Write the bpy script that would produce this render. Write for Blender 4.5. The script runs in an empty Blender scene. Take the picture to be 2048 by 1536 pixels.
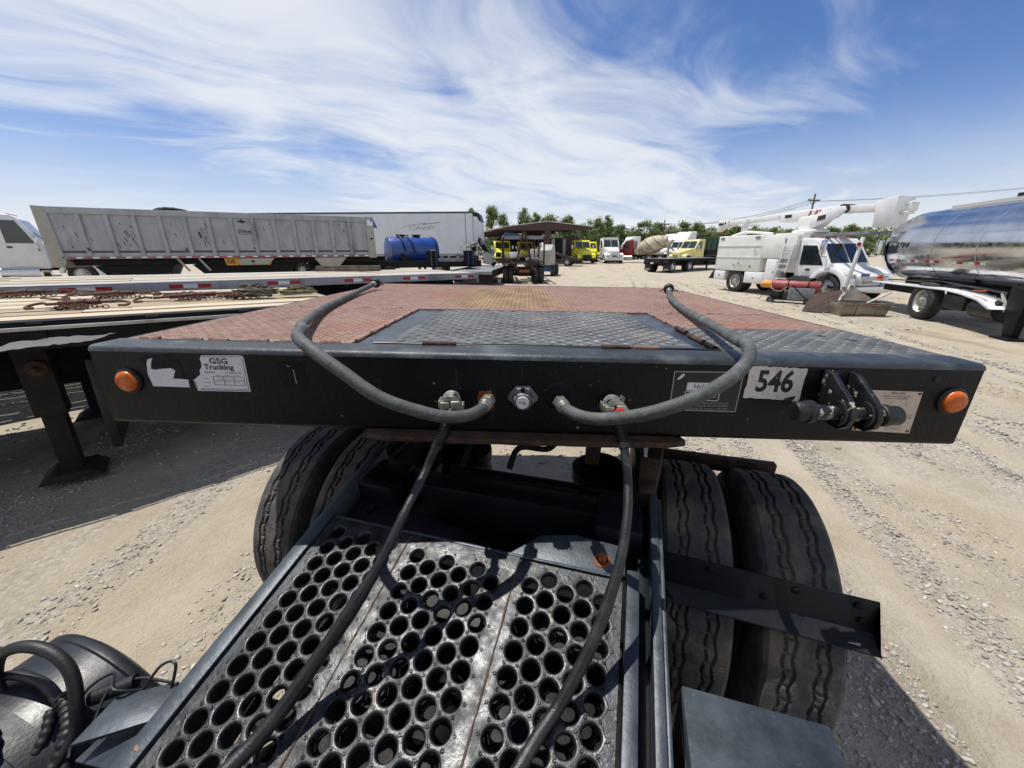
import bpy, bmesh, math, random
import numpy as np
from mathutils import Vector as V, Matrix, Euler, noise as mnoise
random.seed(7); rng = np.random.default_rng(7)
S = bpy.context.scene; COL = S.collection
R = math.radians; PI = math.pi; sin = math.sin; cos = math.cos

# ------------------------------------------------------------ camera
cam_d = bpy.data.cameras.new('camera'); cam = bpy.data.objects.new('camera', cam_d); COL.objects.link(cam)
cam_d.sensor_width = 36; cam_d.lens = 36*769/2048; cam_d.clip_start = .02; cam_d.clip_end = 4000
th, ro = R(19.1), R(.2)
cf = V((0, cos(th), -sin(th))); cu0 = V((0, sin(th), cos(th))); cr0 = V((1, 0, 0))
cr = cos(ro)*cr0 - sin(ro)*cu0; cu = sin(ro)*cr0 + cos(ro)*cu0
cam.matrix_world = Matrix(((cr.x, cu.x, -cf.x, 0), (cr.y, cu.y, -cf.y, 0), (cr.z, cu.z, -cf.z, 1.85), (0, 0, 0, 1)))
S.camera = cam

# ------------------------------------------------------------ sky and sun
SUN = V((-.27, .16, 1.0)).normalized()          # direction to the sun
elev = math.asin(SUN.z); azim = math.atan2(SUN.x, SUN.y)
W = bpy.data.worlds.new('World'); S.world = W; W.use_nodes = True
nt = W.node_tree; N = nt.nodes; L = nt.links; N.clear()
def nn(t, **k):
    n = N.new(t)
    for a, b in k.items(): setattr(n, a, b)
    return n
def wmath(op, a, b=None, c=None, clamp=False):
    m = nn('ShaderNodeMath', operation=op); m.use_clamp = clamp
    for i, v in enumerate((a, b, c)):
        if v is None: continue
        if isinstance(v, (int, float)): m.inputs[i].default_value = v
        else: L.new(v, m.inputs[i])
    return m.outputs[0]
sky = nn('ShaderNodeTexSky', sky_type='NISHITA', sun_disc=False)
sky.sun_elevation = elev; sky.sun_rotation = azim; sky.air_density = 1.0; sky.dust_density = .15; sky.ozone_density = 2.5; sky.altitude = 100
tc = nn('ShaderNodeTexCoord'); sp = nn('ShaderNodeSeparateXYZ'); L.new(tc.outputs['Generated'], sp.inputs[0])
zz = wmath('ADD', wmath('MAXIMUM', sp.outputs[2], 0.0), .13)
px = wmath('DIVIDE', sp.outputs[0], zz); py = wmath('DIVIDE', sp.outputs[1], zz)
# a slow warp bends the streaks
wc = nn('ShaderNodeCombineXYZ'); L.new(px, wc.inputs[0]); L.new(py, wc.inputs[1])
wn = nn('ShaderNodeTexNoise'); wn.inputs['Scale'].default_value = .55; wn.inputs['Detail'].default_value = 2; L.new(wc.outputs[0], wn.inputs['Vector'])
ws = nn('ShaderNodeSeparateColor'); L.new(wn.outputs['Color'], ws.inputs[0])
wx = wmath('ADD', px, wmath('MULTIPLY', wmath('SUBTRACT', ws.outputs[0], .5), 1.5)); wy = wmath('ADD', py, wmath('MULTIPLY', wmath('SUBTRACT', ws.outputs[1], .5), 1.5))
def noise_at(sx, sy, ox, oy, detail, rough, dist, scale=1.0):
    # sx along the streaks, sy across them
    u = wmath('ADD', wmath('MULTIPLY', wmath('ADD', wmath('MULTIPLY', wx, .80), wmath('MULTIPLY', wy, .60)), sx), ox)
    v = wmath('ADD', wmath('MULTIPLY', wmath('SUBTRACT', wmath('MULTIPLY', wy, .80), wmath('MULTIPLY', wx, .60)), sy), oy)
    c = nn('ShaderNodeCombineXYZ'); L.new(u, c.inputs[0]); L.new(v, c.inputs[1])
    t = nn('ShaderNodeTexNoise'); t.noise_dimensions = '3D'
    t.inputs['Scale'].default_value = scale; t.inputs['Detail'].default_value = detail
    t.inputs['Roughness'].default_value = rough; t.inputs['Distortion'].default_value = dist
    L.new(c.outputs[0], t.inputs['Vector']); return t.outputs[0]
def ramp(x, a, b):
    m = nn('ShaderNodeMapRange'); m.interpolation_type = 'SMOOTHSTEP'
    m.inputs['From Min'].default_value = a; m.inputs['From Max'].default_value = b
    L.new(x, m.inputs['Value']); return m.outputs[0]
big = noise_at(.6, .8, 18.1, 2.7, 4, .55, .5)
wisp = noise_at(.85, 1.8, 13.3, 6.2, 8, .58, .55)
fine = noise_at(2.2, 6.0, 5.0, 1.0, 6, .62, .5)
# the cirrus bank lies left of the middle overhead and widens towards the horizon
bc = wmath('ADD', wmath('MULTIPLY', py, .60), -1.84)
bw = wmath('ADD', wmath('MULTIPLY', py, .62), 0.15)
band = wmath('SUBTRACT', 1.0, ramp(wmath('DIVIDE', wmath('ABSOLUTE', wmath('SUBTRACT', wmath('ADD', wmath('MULTIPLY', px, .5), wmath('MULTIPLY', wx, .5)), bc)), bw), .05, 1.6))
cov = wmath('ADD', wmath('ADD', wmath('MULTIPLY', big, 0.7), wmath('MULTIPLY', wisp, 0.85)), wmath('ADD', wmath('MULTIPLY', fine, .16), wmath('MULTIPLY', band, 0.3)))
mask = ramp(cov, .78, 1.27)
mask = wmath('MULTIPLY', mask, .88)
low = wmath('SUBTRACT', 1.0, ramp(sp.outputs[2], -.02, .28))          # thin white veil low over the horizon
mask = wmath('MAXIMUM', mask, wmath('MULTIPLY', low, wmath('ADD', .30, wmath('MULTIPLY', wisp, .70))))
mx = nn('ShaderNodeMix', data_type='RGBA'); L.new(mask, mx.inputs[0]); 
hs = nn('ShaderNodeHueSaturation'); hs.inputs['Saturation'].default_value = 1.22; L.new(sky.outputs[0], hs.inputs['Color'])
tn = nn('ShaderNodeMix', data_type='RGBA', blend_type='MULTIPLY'); tn.inputs[0].default_value = 1; tn.inputs[7].default_value = (1.10, .97, 1.12, 1); L.new(hs.outputs[0], tn.inputs[6]); L.new(tn.outputs[2], mx.inputs[6])
mx.inputs[7].default_value = (8.3, 8.6, 9.0, 1)
bg = nn('ShaderNodeBackground'); bg.inputs[1].default_value = .095; L.new(mx.outputs[2], bg.inputs[0])
out = nn('ShaderNodeOutputWorld'); L.new(bg.outputs[0], out.inputs[0])
sun_d = bpy.data.lights.new('sun', 'SUN'); sun_d.energy = 4.8; sun_d.angle = R(.53); sun_d.color = (1, .955, .88)
sun = bpy.data.objects.new('sun', sun_d); COL.objects.link(sun); sun.rotation_euler = SUN.to_track_quat('Z', 'Y').to_euler(); sun.location = (0, 0, 30)
S.view_settings.view_transform = 'Standard'; S.view_settings.look = 'None'; S.view_settings.exposure = 0.12; S.view_settings.gamma = 1
S.view_settings.use_curve_mapping = False

# ------------------------------------------------------------ materials
def lin(h):
    h = h.lstrip('#'); o = []
    for i in (0, 2, 4):
        c = int(h[i:i+2], 16)/255; o.append(c/12.92 if c <= .04045 else ((c+.055)/1.055)**2.4)
    return tuple(o)+(1,)
class MT:
    """small node-tree helper"""
    def __init__(s, name):
        s.m = bpy.data.materials.new(name); s.m.use_nodes = True; s.t = s.m.node_tree; s.n = s.t.nodes; s.l = s.t.links
        s.p = s.n['Principled BSDF']; s._c = None
    def new(s, t, **k):
        n = s.n.new(t)
        for a, b in k.items(): setattr(n, a, b)
        return n
    def co(s):
        if not s._c: s._c = s.new('ShaderNodeTexCoord').outputs['Object']
        return s._c
    def noise(s, scale, detail=4, rough=.55, stretch=None, dist=0, off=(0,0,0)):
        t = s.new('ShaderNodeTexNoise'); t.inputs['Scale'].default_value = scale; t.inputs['Detail'].default_value = detail
        t.inputs['Roughness'].default_value = rough; t.inputs['Distortion'].default_value = dist
        mp = s.new('ShaderNodeMapping'); mp.inputs['Location'].default_value = off
        if stretch: mp.inputs['Scale'].default_value = stretch
        s.l.new(s.co(), mp.inputs[0]); s.l.new(mp.outputs[0], t.inputs[0]); return t.outputs[0]
    def ramp(s, x, a, b, lo=0, hi=1):
        m = s.new('ShaderNodeMapRange'); m.interpolation_type = 'SMOOTHSTEP'
        for k, v in (('From Min', a), ('From Max', b), ('To Min', lo), ('To Max', hi)): m.inputs[k].default_value = v
        s.l.new(x, m.inputs['Value']); return m.outputs[0]
    def mix(s, f, a, b):
        m = s.new('ShaderNodeMix', data_type='RGBA')
        for i, v in ((0, f), (6, a), (7, b)):
            if hasattr(v, 'is_output'): s.l.new(v, m.inputs[i])
            elif i == 0: m.inputs[0].default_value = v
            else: m.inputs[i].default_value = v
        return m.outputs[2]
    def math(s, op, a, b=0.0):
        m = s.new('ShaderNodeMath', operation=op)
        for i, v in ((0, a), (1, b)):
            if hasattr(v, 'is_output'): s.l.new(v, m.inputs[i])
            else: m.inputs[i].default_value = v
        return m.outputs[0]
    def xyz(s):
        q = s.new('ShaderNodeSeparateXYZ'); s.l.new(s.co(), q.inputs[0]); return q.outputs
    def bump(s, h, strength=.3, dist=.01):
        b = s.new('ShaderNodeBump'); b.inputs['Strength'].default_value = strength; b.inputs['Distance'].default_value = dist
        s.l.new(h, b.inputs['Height']); s.l.new(b.outputs[0], s.p.inputs['Normal'])
    def set(s, k, v):
        if hasattr(v, 'is_output'): s.l.new(v, s.p.inputs[k])
        else: s.p.inputs[k].default_value = v
MATS = {}
def mat(name, col, rough=.6, metal=0.0, var=.18, scale=6, rust=0.0, rustcol='#6b3a1e', dirt=0.0, dirtcol='#8d8270', bump=0.0, bscale=40, coat=0.0, spec=.5, stretch=None):
    """weathered surface: base colour varied by noise, worn patches, dust"""
    M = MT(name); b = lin(col) if isinstance(col, str) else tuple(col)+(1,)
    d = tuple(c*(1-var) for c in b[:3])+(1,); u = tuple(min(1, c*(1+var)) for c in b[:3])+(1,)
    n1 = M.noise(scale, 5, .6, stretch)
    c = M.mix(M.ramp(n1, .3, .7), d, u); r = M.ramp(n1, .25, .75, max(.04, rough-.08), min(1, rough+.1))
    if dirt:
        f = M.ramp(M.noise(scale*.6, 6, .65, stretch, off=(3,1,7)), .62-dirt*.35, .80-dirt*.2, 0, .85)
        c = M.mix(f, c, lin(dirtcol))
    if rust:
        f = M.ramp(M.noise(scale*1.7, 7, .7, off=(9,4,2)), .70-rust*.3, .74-rust*.25)
        c = M.mix(f, c, lin(rustcol))
    M.set('Base Color', c); M.set('Roughness', r); M.set('Metallic', metal); M.set('Specular IOR Level', spec)
    if coat: M.set('Coat Weight', coat); M.set('Coat Roughness', .12)
    if bump: M.bump(M.noise(bscale, 4, .6), bump, .01)
    MATS[name] = M.m; return M.m
mat('black_paint', '#090b10', .45, 0, .35, 5, rust=.14, rustcol='#2a1b13', dirt=.30, dirtcol='#131214', bump=.2, bscale=70, spec=.25)
mat('navy_paint', '#0c1018', .5, 0, .25, 7, dirt=.15, dirtcol='#1c2129', bump=.10, bscale=60, spec=.22)
mat('dark_steel', '#0d0e11', .55, .1, .3, 9, rust=.12, rustcol='#1f1612', dirt=.2, dirtcol='#1b1918', bump=.2, bscale=50, spec=.25)
mat('rusty_steel', '#3a2a22', .8, .1, .4, 14, rust=.45, rustcol='#54301c', dirt=.3, dirtcol='#55493f', bump=.5, bscale=60)
mat('rust_orange', '#8a4a24', .85, .1, .3, 40, dirt=.3, dirtcol='#a06a3c', bump=.5, bscale=120)
mat('rubber_hose', '#474a49', .66, 0, .34, 22, dirt=.35, dirtcol='#6b6e6b', bump=.25, bscale=180)
mat('rubber_black', '#17181a', .5, 0, .2, 20, dirt=.2, dirtcol='#343434', bump=.15, bscale=120)
mat('air_hose', '#1c1d1f', .42, 0, .25, 25, dirt=.25, dirtcol='#3b3b3a', bump=.2, bscale=200)
mat('tyre', '#434346', .88, 0, .22, 12, dirt=.55, dirtcol='#71685d', bump=.35, bscale=90)
mat('tyre_far', '#262626', .85, 0, .25, 4, dirt=.35, dirtcol='#5b544a')
mat('zinc', '#a8a89f', .38, .85, .15, 40, dirt=.15, dirtcol='#77736a', bump=.1, bscale=150)
mat('cast_alu', '#7b7c80', .55, .55, .2, 60, dirt=.35, dirtcol='#4c4a48', bump=.4, bscale=160)
mat('white_sticker', '#d6d4dc', .5, 0, .05, 30, dirt=.12, dirtcol='#b2ab9f')
mat('lip_steel', '#2b3137', .5, .1, .25, 9, rust=.14, rustcol='#6a5848', dirt=.38, dirtcol='#5d6364', bump=.2, bscale=60)
mat('worn_sticker', '#cfc9c4', .55, 0, .08, 60, rust=.34, rustcol='#9c7f63', dirt=.25, dirtcol='#a89880')
mat('tank_paint', '#1d2228', .42, 0, .25, 7, dirt=.2, dirtcol='#4a525b', bump=.08, bscale=60)
mat('dirty_steel', '#161311', .8, .05, .35, 6, rust=.2, rustcol='#2e1e15', dirt=.35, dirtcol='#2a2520', bump=.3, bscale=40)
mat('ink', '#121216', .5, 0, .1)
mat('grey_line', '#9c9aa2', .5, 0, .1)
mat('data_plate', '#b9ada4', .42, .35, .10, 25, rust=.12, rustcol='#8a6c58', dirt=.25, dirtcol='#9a8b80')
mat('chip_paint', '#131417', .45, 0, .2, 30, rust=.36, rustcol='#a9a79c', bump=.25, bscale=90)
mat('red_gladhand', '#b8281e', .45, 0, .2, 40, rust=.15, rustcol='#8c8478')
mat('white_paint', '#d9dadb', .38, 0, .05, 3, dirt=.14, dirtcol='#a9a49a', coat=.3)
mat('white_worn', '#d6d6d2', .45, 0, .06, 3, dirt=.12, dirtcol='#a09b91', rust=.03, rustcol='#7a746c')
mat('yellow_paint', '#d8d31c', .4, 0, .08, 3, dirt=.10, dirtcol='#a89c3a', coat=.3)
mat('cream_paint', '#d2c88a', .4, 0, .08, 3, dirt=.12, dirtcol='#9e9670', coat=.3)
mat('red_paint', '#7c1518', .4, 0, .1, 3, dirt=.15, dirtcol='#5f3a34', coat=.3)
mat('maroon_paint', '#3f292a', .6, 0, .15, 3, dirt=.25, dirtcol='#4e3833')
mat('faded_red', '#8f3f42', .5, 0, .18, 9, dirt=.2, dirtcol='#b98076')
mat('orange_yellow', '#c98a2c', .55, 0, .2, 12, dirt=.3, dirtcol='#8d6a3a')
mat('loader_yellow', '#b08422', .6, 0, .2, 6, rust=.3, rustcol='#5c4632')
mat('green_paint', '#1f4234', .5, 0, .15, 3, dirt=.2, dirtcol='#3a4c40')
mat('blue_paint', '#1d3f86', .34, 0, .12, 2.5, dirt=.14, dirtcol='#33518c', coat=.4)
mat('lift_blue', '#27456e', .5, 0, .15, 4, dirt=.25, dirtcol='#5a6470')
mat('chrome', '#c9cbcd', .16, 1.0, .05, 4)
mat('rim_alu', '#bdbcb8', .34, .9, .1, 6, dirt=.25, dirtcol='#7c756b')
mat('rim_white', '#b5b2ab', .5, .1, .1, 6, dirt=.3, dirtcol='#77706a')
mat('grille_black', '#0d0e10', .5, 0, .2)
mat('chassis', '#141417', .7, 0, .25, 5, dirt=.25, dirtcol='#332f2b', spec=.25)
mat('weathered_alu', '#93969d', .55, .2, .14, 2.2, dirt=.3, dirtcol='#686a70', rust=.10, rustcol='#4a4d54', stretch=(1.6, 1.6, .5))
mat('alu_post', '#989690', .55, .2, .10, 3, dirt=.25, dirtcol='#837d6d')
mat('tin_dull', '#8f887c', .42, .7, .18, 6, dirt=.3, dirtcol='#746a5c', bump=.2, bscale=15)
mat('reefer_white', '#cfd3da', .42, 0, .04, 1.5, dirt=.08, dirtcol='#a9adb4')
mat('reefer_trim', '#44484e', .5, .3, .1)
mat('wood_pale', '#b8ab93', .85, 0, .14, 7, dirt=.25, dirtcol='#a99d89', bump=.3, bscale=60, stretch=(.35, 5, 5))
mat('wood_grey', '#b2aca0', .85, 0, .14, 7, dirt=.28, dirtcol='#9b948a', bump=.3, bscale=60, stretch=(.35, 5, 5))
mat('wood_dark', '#9a8c74', .88, 0, .18, 7, dirt=.35, dirtcol='#857a69', bump=.35, bscale=60, stretch=(.35, 5, 5))
mat('chip_pipe', '#131417', .45, 0, .2, 26, rust=.62, rustcol='#a9a79c', bump=.25, bscale=90)
mat('timber', '#5f564b', .9, 0, .3, 12, dirt=.3, dirtcol='#8c7a60', bump=.4, bscale=60)
mat('rail_white', '#b9b6ae', .5, .1, .12, 4, dirt=.35, dirtcol='#7c776d')
mat('reflect_red', '#9c1c24', .4, 0, .12, 20)
mat('reflect_white', '#d4d3d6', .4, 0, .06, 20)
mat('chain_rust', '#54392c', .75, .3, .35, 30, rust=.4, rustcol='#6e4630', dirt=.3, dirtcol='#837160')
mat('strap', '#9c9478', .9, 0, .25, 14, dirt=.35, dirtcol='#5d5848')
mat('strap_grey', '#8a857a', .9, 0, .25, 14, dirt=.35, dirtcol='#55524a')
mat('concrete_cream', '#b3aa94', .8, 0, .2, 1.6, dirt=.45, dirtcol='#83796a', rust=.12, rustcol='#5e564b', bump=.2, bscale=12)
mat('roof_metal', '#b7b6b4', .5, .2, .08, .6, dirt=.2, dirtcol='#8f8d8a')
mat('pole_wood', '#4f463d', .9, 0, .2, 3)
mat('wire', '#202022', .6, 0, .1)
mat('bark', '#4a4034', .95, 0, .3, 3, bump=.5, bscale=8)
mat('plastic_black', '#101113', .5, 0, .2, 6)
mat('tail_red', '#8e1016', .3, 0, .1)
mat('machine_grey', '#7d8084', .55, .2, .2, 6, dirt=.3, dirtcol='#5b5752')
mat('lift_white', '#a3a29d', .5, 0, .1, 5, dirt=.3, dirtcol='#8a857b')
mat('weld_rust', '#4e4034', .75, .2, .35, 40, dirt=.3, dirtcol='#8d7b62', bump=.5, bscale=120)
mat('fluted_black', '#16171a', .45, 0, .2, 10)
mat('orange_lamp', '#c8561c', .3, 0, .1)
def m_amber():
    M = MT('amber_lens'); c = M.mix(M.ramp(M.noise(60, 3), .3, .7), lin('#b34e0a'), lin('#d2671a'))
    M.set('Base Color', c); M.set('Roughness', .25); M.set('Subsurface Weight', .15); M.set('Subsurface Radius', (.02, .008, .002)); M.set('Subsurface Scale', .2)
    v = M.new('ShaderNodeTexWave', wave_type='RINGS', rings_direction='Y'); v.inputs['Scale'].default_value = 60; M.l.new(M.co(), v.inputs[0]); M.bump(v.outputs[1], .15, .002)
    MATS['amber'] = M.m
m_amber()
def m_glass():
    M = MT('dark_glass'); M.set('Base Color', lin('#1a2326')); M.set('Roughness', .06); M.set('Specular IOR Level', .7); M.set('Coat Weight', .5)
    n = M.noise(2.5, 3); M.set('Roughness', M.ramp(n, .3, .7, .04, .16)); MATS['glass'] = M.m
m_glass()
def m_tanker():
    M = MT('polished_steel'); n = M.noise(9, 5, .6, (1, .05, 1)); n2 = M.noise(1.2, 3, .5)
    M.set('Base Color', M.mix(M.ramp(n2, .3, .7), lin('#b9bcc0'), lin('#d0d2d4'))); M.set('Metallic', 1.0); M.set('Roughness', M.ramp(n, .3, .75, .10, .24))
    M.bump(M.noise(1.6, 3, .5, (.5, 1, 1)), .10, .05); MATS['tanker'] = M.m
m_tanker()
def m_catwalk():
    # thick glossy dark paint, scuffed to bare metal in places, with rust spots and dust
    M = MT('catwalk_paint'); n = M.noise(16, 6, .65); n2 = M.noise(45, 5, .6, off=(4,4,1))
    c = M.mix(M.ramp(n, .35, .75), lin('#15181c'), lin('#3f4245'))
    c = M.mix(M.ramp(n2, .56, .72, 0, .45), c, lin('#5c5d5b'))
    c = M.mix(M.ramp(M.noise(9, 7, .7, off=(1,8,3)), .70, .73), c, lin('#7d5433'))
    c = M.mix(M.ramp(M.noise(6, 6, .7, off=(6,1,2)), .52, .70, 0, .75), c, lin('#55504a'))
    M.set('Base Color', c); M.set('Roughness', M.ramp(M.noise(30, 4), .3, .7, .30, .56)); M.set('Metallic', .38); M.set('Specular IOR Level', .6)
    M.bump(M.noise(110, 4, .6), .25, .004); MATS['catwalk'] = M.m
m_catwalk()
def m_strip():
    M = MT('worn_blue_steel'); n = M.noise(7, 6, .65); 
    c = M.mix(M.ramp(n, .3, .72), lin('#2b3138'), lin('#4d565e'))
    c = M.mix(M.ramp(M.noise(30, 5, .7, off=(2,6,3)), .6, .75, 0, .6), c, lin('#6b7073'))
    c = M.mix(M.ramp(M.noise(9, 7, .7, off=(5,8,3)), .69, .71), c, lin('#8a6a4a'))
    M.set('Base Color', c); M.set('Roughness', .45); M.set('Metallic', .3); M.bump(M.noise(70, 4, .6), .25, .004); MATS['worn_blue'] = M.m
m_strip()
def m_redplate():
    M = MT('red_oxide_plate'); n = M.noise(3.2, 6, .65); n2 = M.noise(22, 5, .65, off=(3,3,0))
    c = M.mix(M.ramp(n, .3, .7), lin('#70554a'), lin('#836659'))
    c = M.mix(M.ramp(n2, .42, .75, 0, .7), c, lin('#978073'))
    c = M.mix(M.ramp(M.noise(1.8, 5, .6, off=(7,2,0)), .56, .74, 0, .7), c, lin('#89543f'))
    c = M.mix(M.ramp(M.noise(2.4, 6, .6, off=(0,5,0)), .62, .74, 0, .6), c, lin('#7c7068'))
    c = M.mix(M.ramp(M.noise(5.5, 7, .72, (1, .7, 1), off=(2,9,4)), .58, .70, 0, .55), c, lin('#4f443f'))
    # ochre scuff where a load sat: an uneven patch of its own shape
    q = M.xyz(); nx = M.math('ADD', q[0], M.math('MULTIPLY', M.math('SUBTRACT', M.noise(3, 4), .5), .5)); ny = M.math('ADD', q[1], M.math('MULTIPLY', M.math('SUBTRACT', M.noise(3, 4, off=(5,5,0)), .5), .5))
    fx = M.math('MULTIPLY', M.ramp(nx, -.50, -.30), M.ramp(nx, .08, .26, 1, 0)); fy = M.math('MULTIPLY', M.ramp(ny, .92, 1.08), M.ramp(ny, 2.0, 2.3, 1, 0))
    oc = M.mix(M.ramp(M.noise(7, 5, .6, (1, .4, 1)), .35, .65), lin('#6a543f'), lin('#8f7850'))
    c = M.mix(M.math('MULTIPLY', M.math('MULTIPLY', fx, fy), .9), c, oc)
    M.set('Base Color', c); M.set('Roughness', .72); M.bump(M.noise(120, 3), .25, .003); MATS['red_plate'] = M.m
m_redplate()
def m_greyplate():
    M = MT('bare_tread_plate'); n = M.noise(5, 6, .65); n2 = M.noise(26, 5, .65, off=(3,3,0))
    c = M.mix(M.ramp(n, .32, .68), lin('#424447'), lin('#5f605f'))
    c = M.mix(M.ramp(n2, .5, .75, 0, .55), c, lin('#7f7f7d'))
    c = M.mix(M.ramp(M.noise(3.2, 6, .65, off=(1,7,0)), .56, .70, 0, .75), c, lin('#77604f'))
    c = M.mix(M.ramp(M.noise(2.6, 6, .7, off=(4,2,0)), .54, .68, 0, .7), c, lin('#2c2b2b'))
    M.set('Base Color', c); M.set('Roughness', M.ramp(n2, .3, .7, .48, .66)); M.set('Metallic', .15); M.bump(M.noise(120, 3), .25, .003); MATS['grey_plate'] = M.m
m_greyplate()
def m_ground():
    M = MT('dirt_and_gravel'); q = M.xyz(); n = M.noise(.35, 6, .6); n2 = M.noise(2.2, 6, .62); 
    # wheel tracks: the gravel lies in streaks along the drive
    st = M.noise(.55, 5, .55, (1.6, .22, 1)); st2 = M.noise(2.6, 5, .6, (1.0, .22, 1), off=(3,1,0))
    g = M.math('ADD', M.math('MULTIPLY', st, .6), M.math('MULTIPLY', st2, .45))
    gm = M.ramp(g, .50, .66)
    tt = M.math('ADD', M.math('ADD', M.math('MULTIPLY', q[0], .97), M.math('MULTIPLY', q[1], -.24)), M.math('MULTIPLY', M.math('SUBTRACT', M.noise(.5, 3, off=(4,4,0)), .5), .35))
    rut = None; ridge = None
    for c0 in (1.66, 3.75, 6.1):
        dd = M.math('ABSOLUTE', M.math('SUBTRACT', tt, c0)); a_ = M.ramp(dd, .08, .20, 1, 0); r_ = M.math('MULTIPLY', M.ramp(dd, .14, .22), M.ramp(dd, .30, .52, 1, 0))
        rut = a_ if rut is None else M.math('MAXIMUM', rut, a_); ridge = r_ if ridge is None else M.math('MAXIMUM', ridge, r_)
    rut = M.math('MULTIPLY', rut, M.ramp(M.noise(.8, 4, off=(2,7,0)), .30, .50)); gm = M.math('MAXIMUM', M.math('MULTIPLY', gm, M.math('SUBTRACT', 1.0, rut)), M.math('MULTIPLY', ridge, .8))
    sand = M.mix(M.ramp(n2, .3, .7), lin('#9d9381'), lin('#b4ab9b'))
    sand = M.mix(M.ramp(n, .42, .7, 0, .6), sand, lin('#a6967a'))
    vo = M.new('ShaderNodeTexVoronoi'); vo.inputs['Scale'].default_value = 34; M.l.new(M.co(), vo.inputs[0])
    sv = M.new('ShaderNodeSeparateColor'); M.l.new(vo.outputs['Color'], sv.inputs[0])
    grav = M.mix(sv.outputs[0], lin('#8d8881'), lin('#bdb9b2'))
    grav = M.mix(M.ramp(vo.outputs['Distance'], .25, .75, 0, .6), grav, lin('#948977'))
    c = M.mix(M.math('MULTIPLY', gm, .8), sand, grav)
    fine = M.noise(60, 4, .7)
    c = M.mix(M.ramp(fine, .35, .7, 0, .35), c, lin('#b9b0a0'))
    c = M.mix(M.ramp(M.noise(17, 5, .7, off=(1,2,3)), .58, .74, 0, .45), c, lin('#877a66'))
    c = M.mix(M.ramp(M.noise(.7, 5, .65, (1.3, .4, 1), off=(8,3,0)), .54, .72, 0, .55), c, lin('#7b6e5b'))
    M.set('Base Color', c); M.set('Roughness', .95); M.set('Specular IOR Level', .15)
    h = M.math('ADD', M.math('MULTIPLY', vo.outputs['Distance'], M.math('MULTIPLY', gm, -.7)), M.math('ADD', M.math('MULTIPLY', fine, .7), M.math('ADD', M.math('MULTIPLY', M.noise(11, 5, .65), .9), M.math('MULTIPLY', M.noise(1.9, 5, .6, (1, .45, 1)), 3.0))))
    M.bump(h, .9, .03); MATS['ground'] = M.m
m_ground()
def m_stone():
    M = MT('limestone_chips'); oi = M.new('ShaderNodeAttribute'); oi.attribute_name = 'tone'
    c = M.mix(oi.outputs['Fac'], lin('#827e79'), lin('#bdb9b2')); c = M.mix(M.ramp(M.noise(60, 3), .4, .7, 0, .4), c, lin('#ab9f8a'))
    M.set('Base Color', c); M.set('Roughness', .9); MATS['stone'] = M.m
m_stone()
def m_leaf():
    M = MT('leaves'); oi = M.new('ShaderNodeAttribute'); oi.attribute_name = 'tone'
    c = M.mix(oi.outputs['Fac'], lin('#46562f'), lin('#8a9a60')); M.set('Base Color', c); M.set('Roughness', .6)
    M.set('Subsurface Weight', 0.0); M.set('Transmission Weight', 0.0)
    tr = M.new('ShaderNodeBsdfTranslucent'); M.l.new(c, tr.inputs[0]); ms = M.new('ShaderNodeMixShader'); ms.inputs[0].default_value = .3
    M.l.new(M.p.outputs[0], ms.inputs[1]); M.l.new(tr.outputs[0], ms.inputs[2]); M.l.new(ms.outputs[0], M.n['Material Output'].inputs[0]); MATS['leaf'] = M.m
m_leaf()

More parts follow.
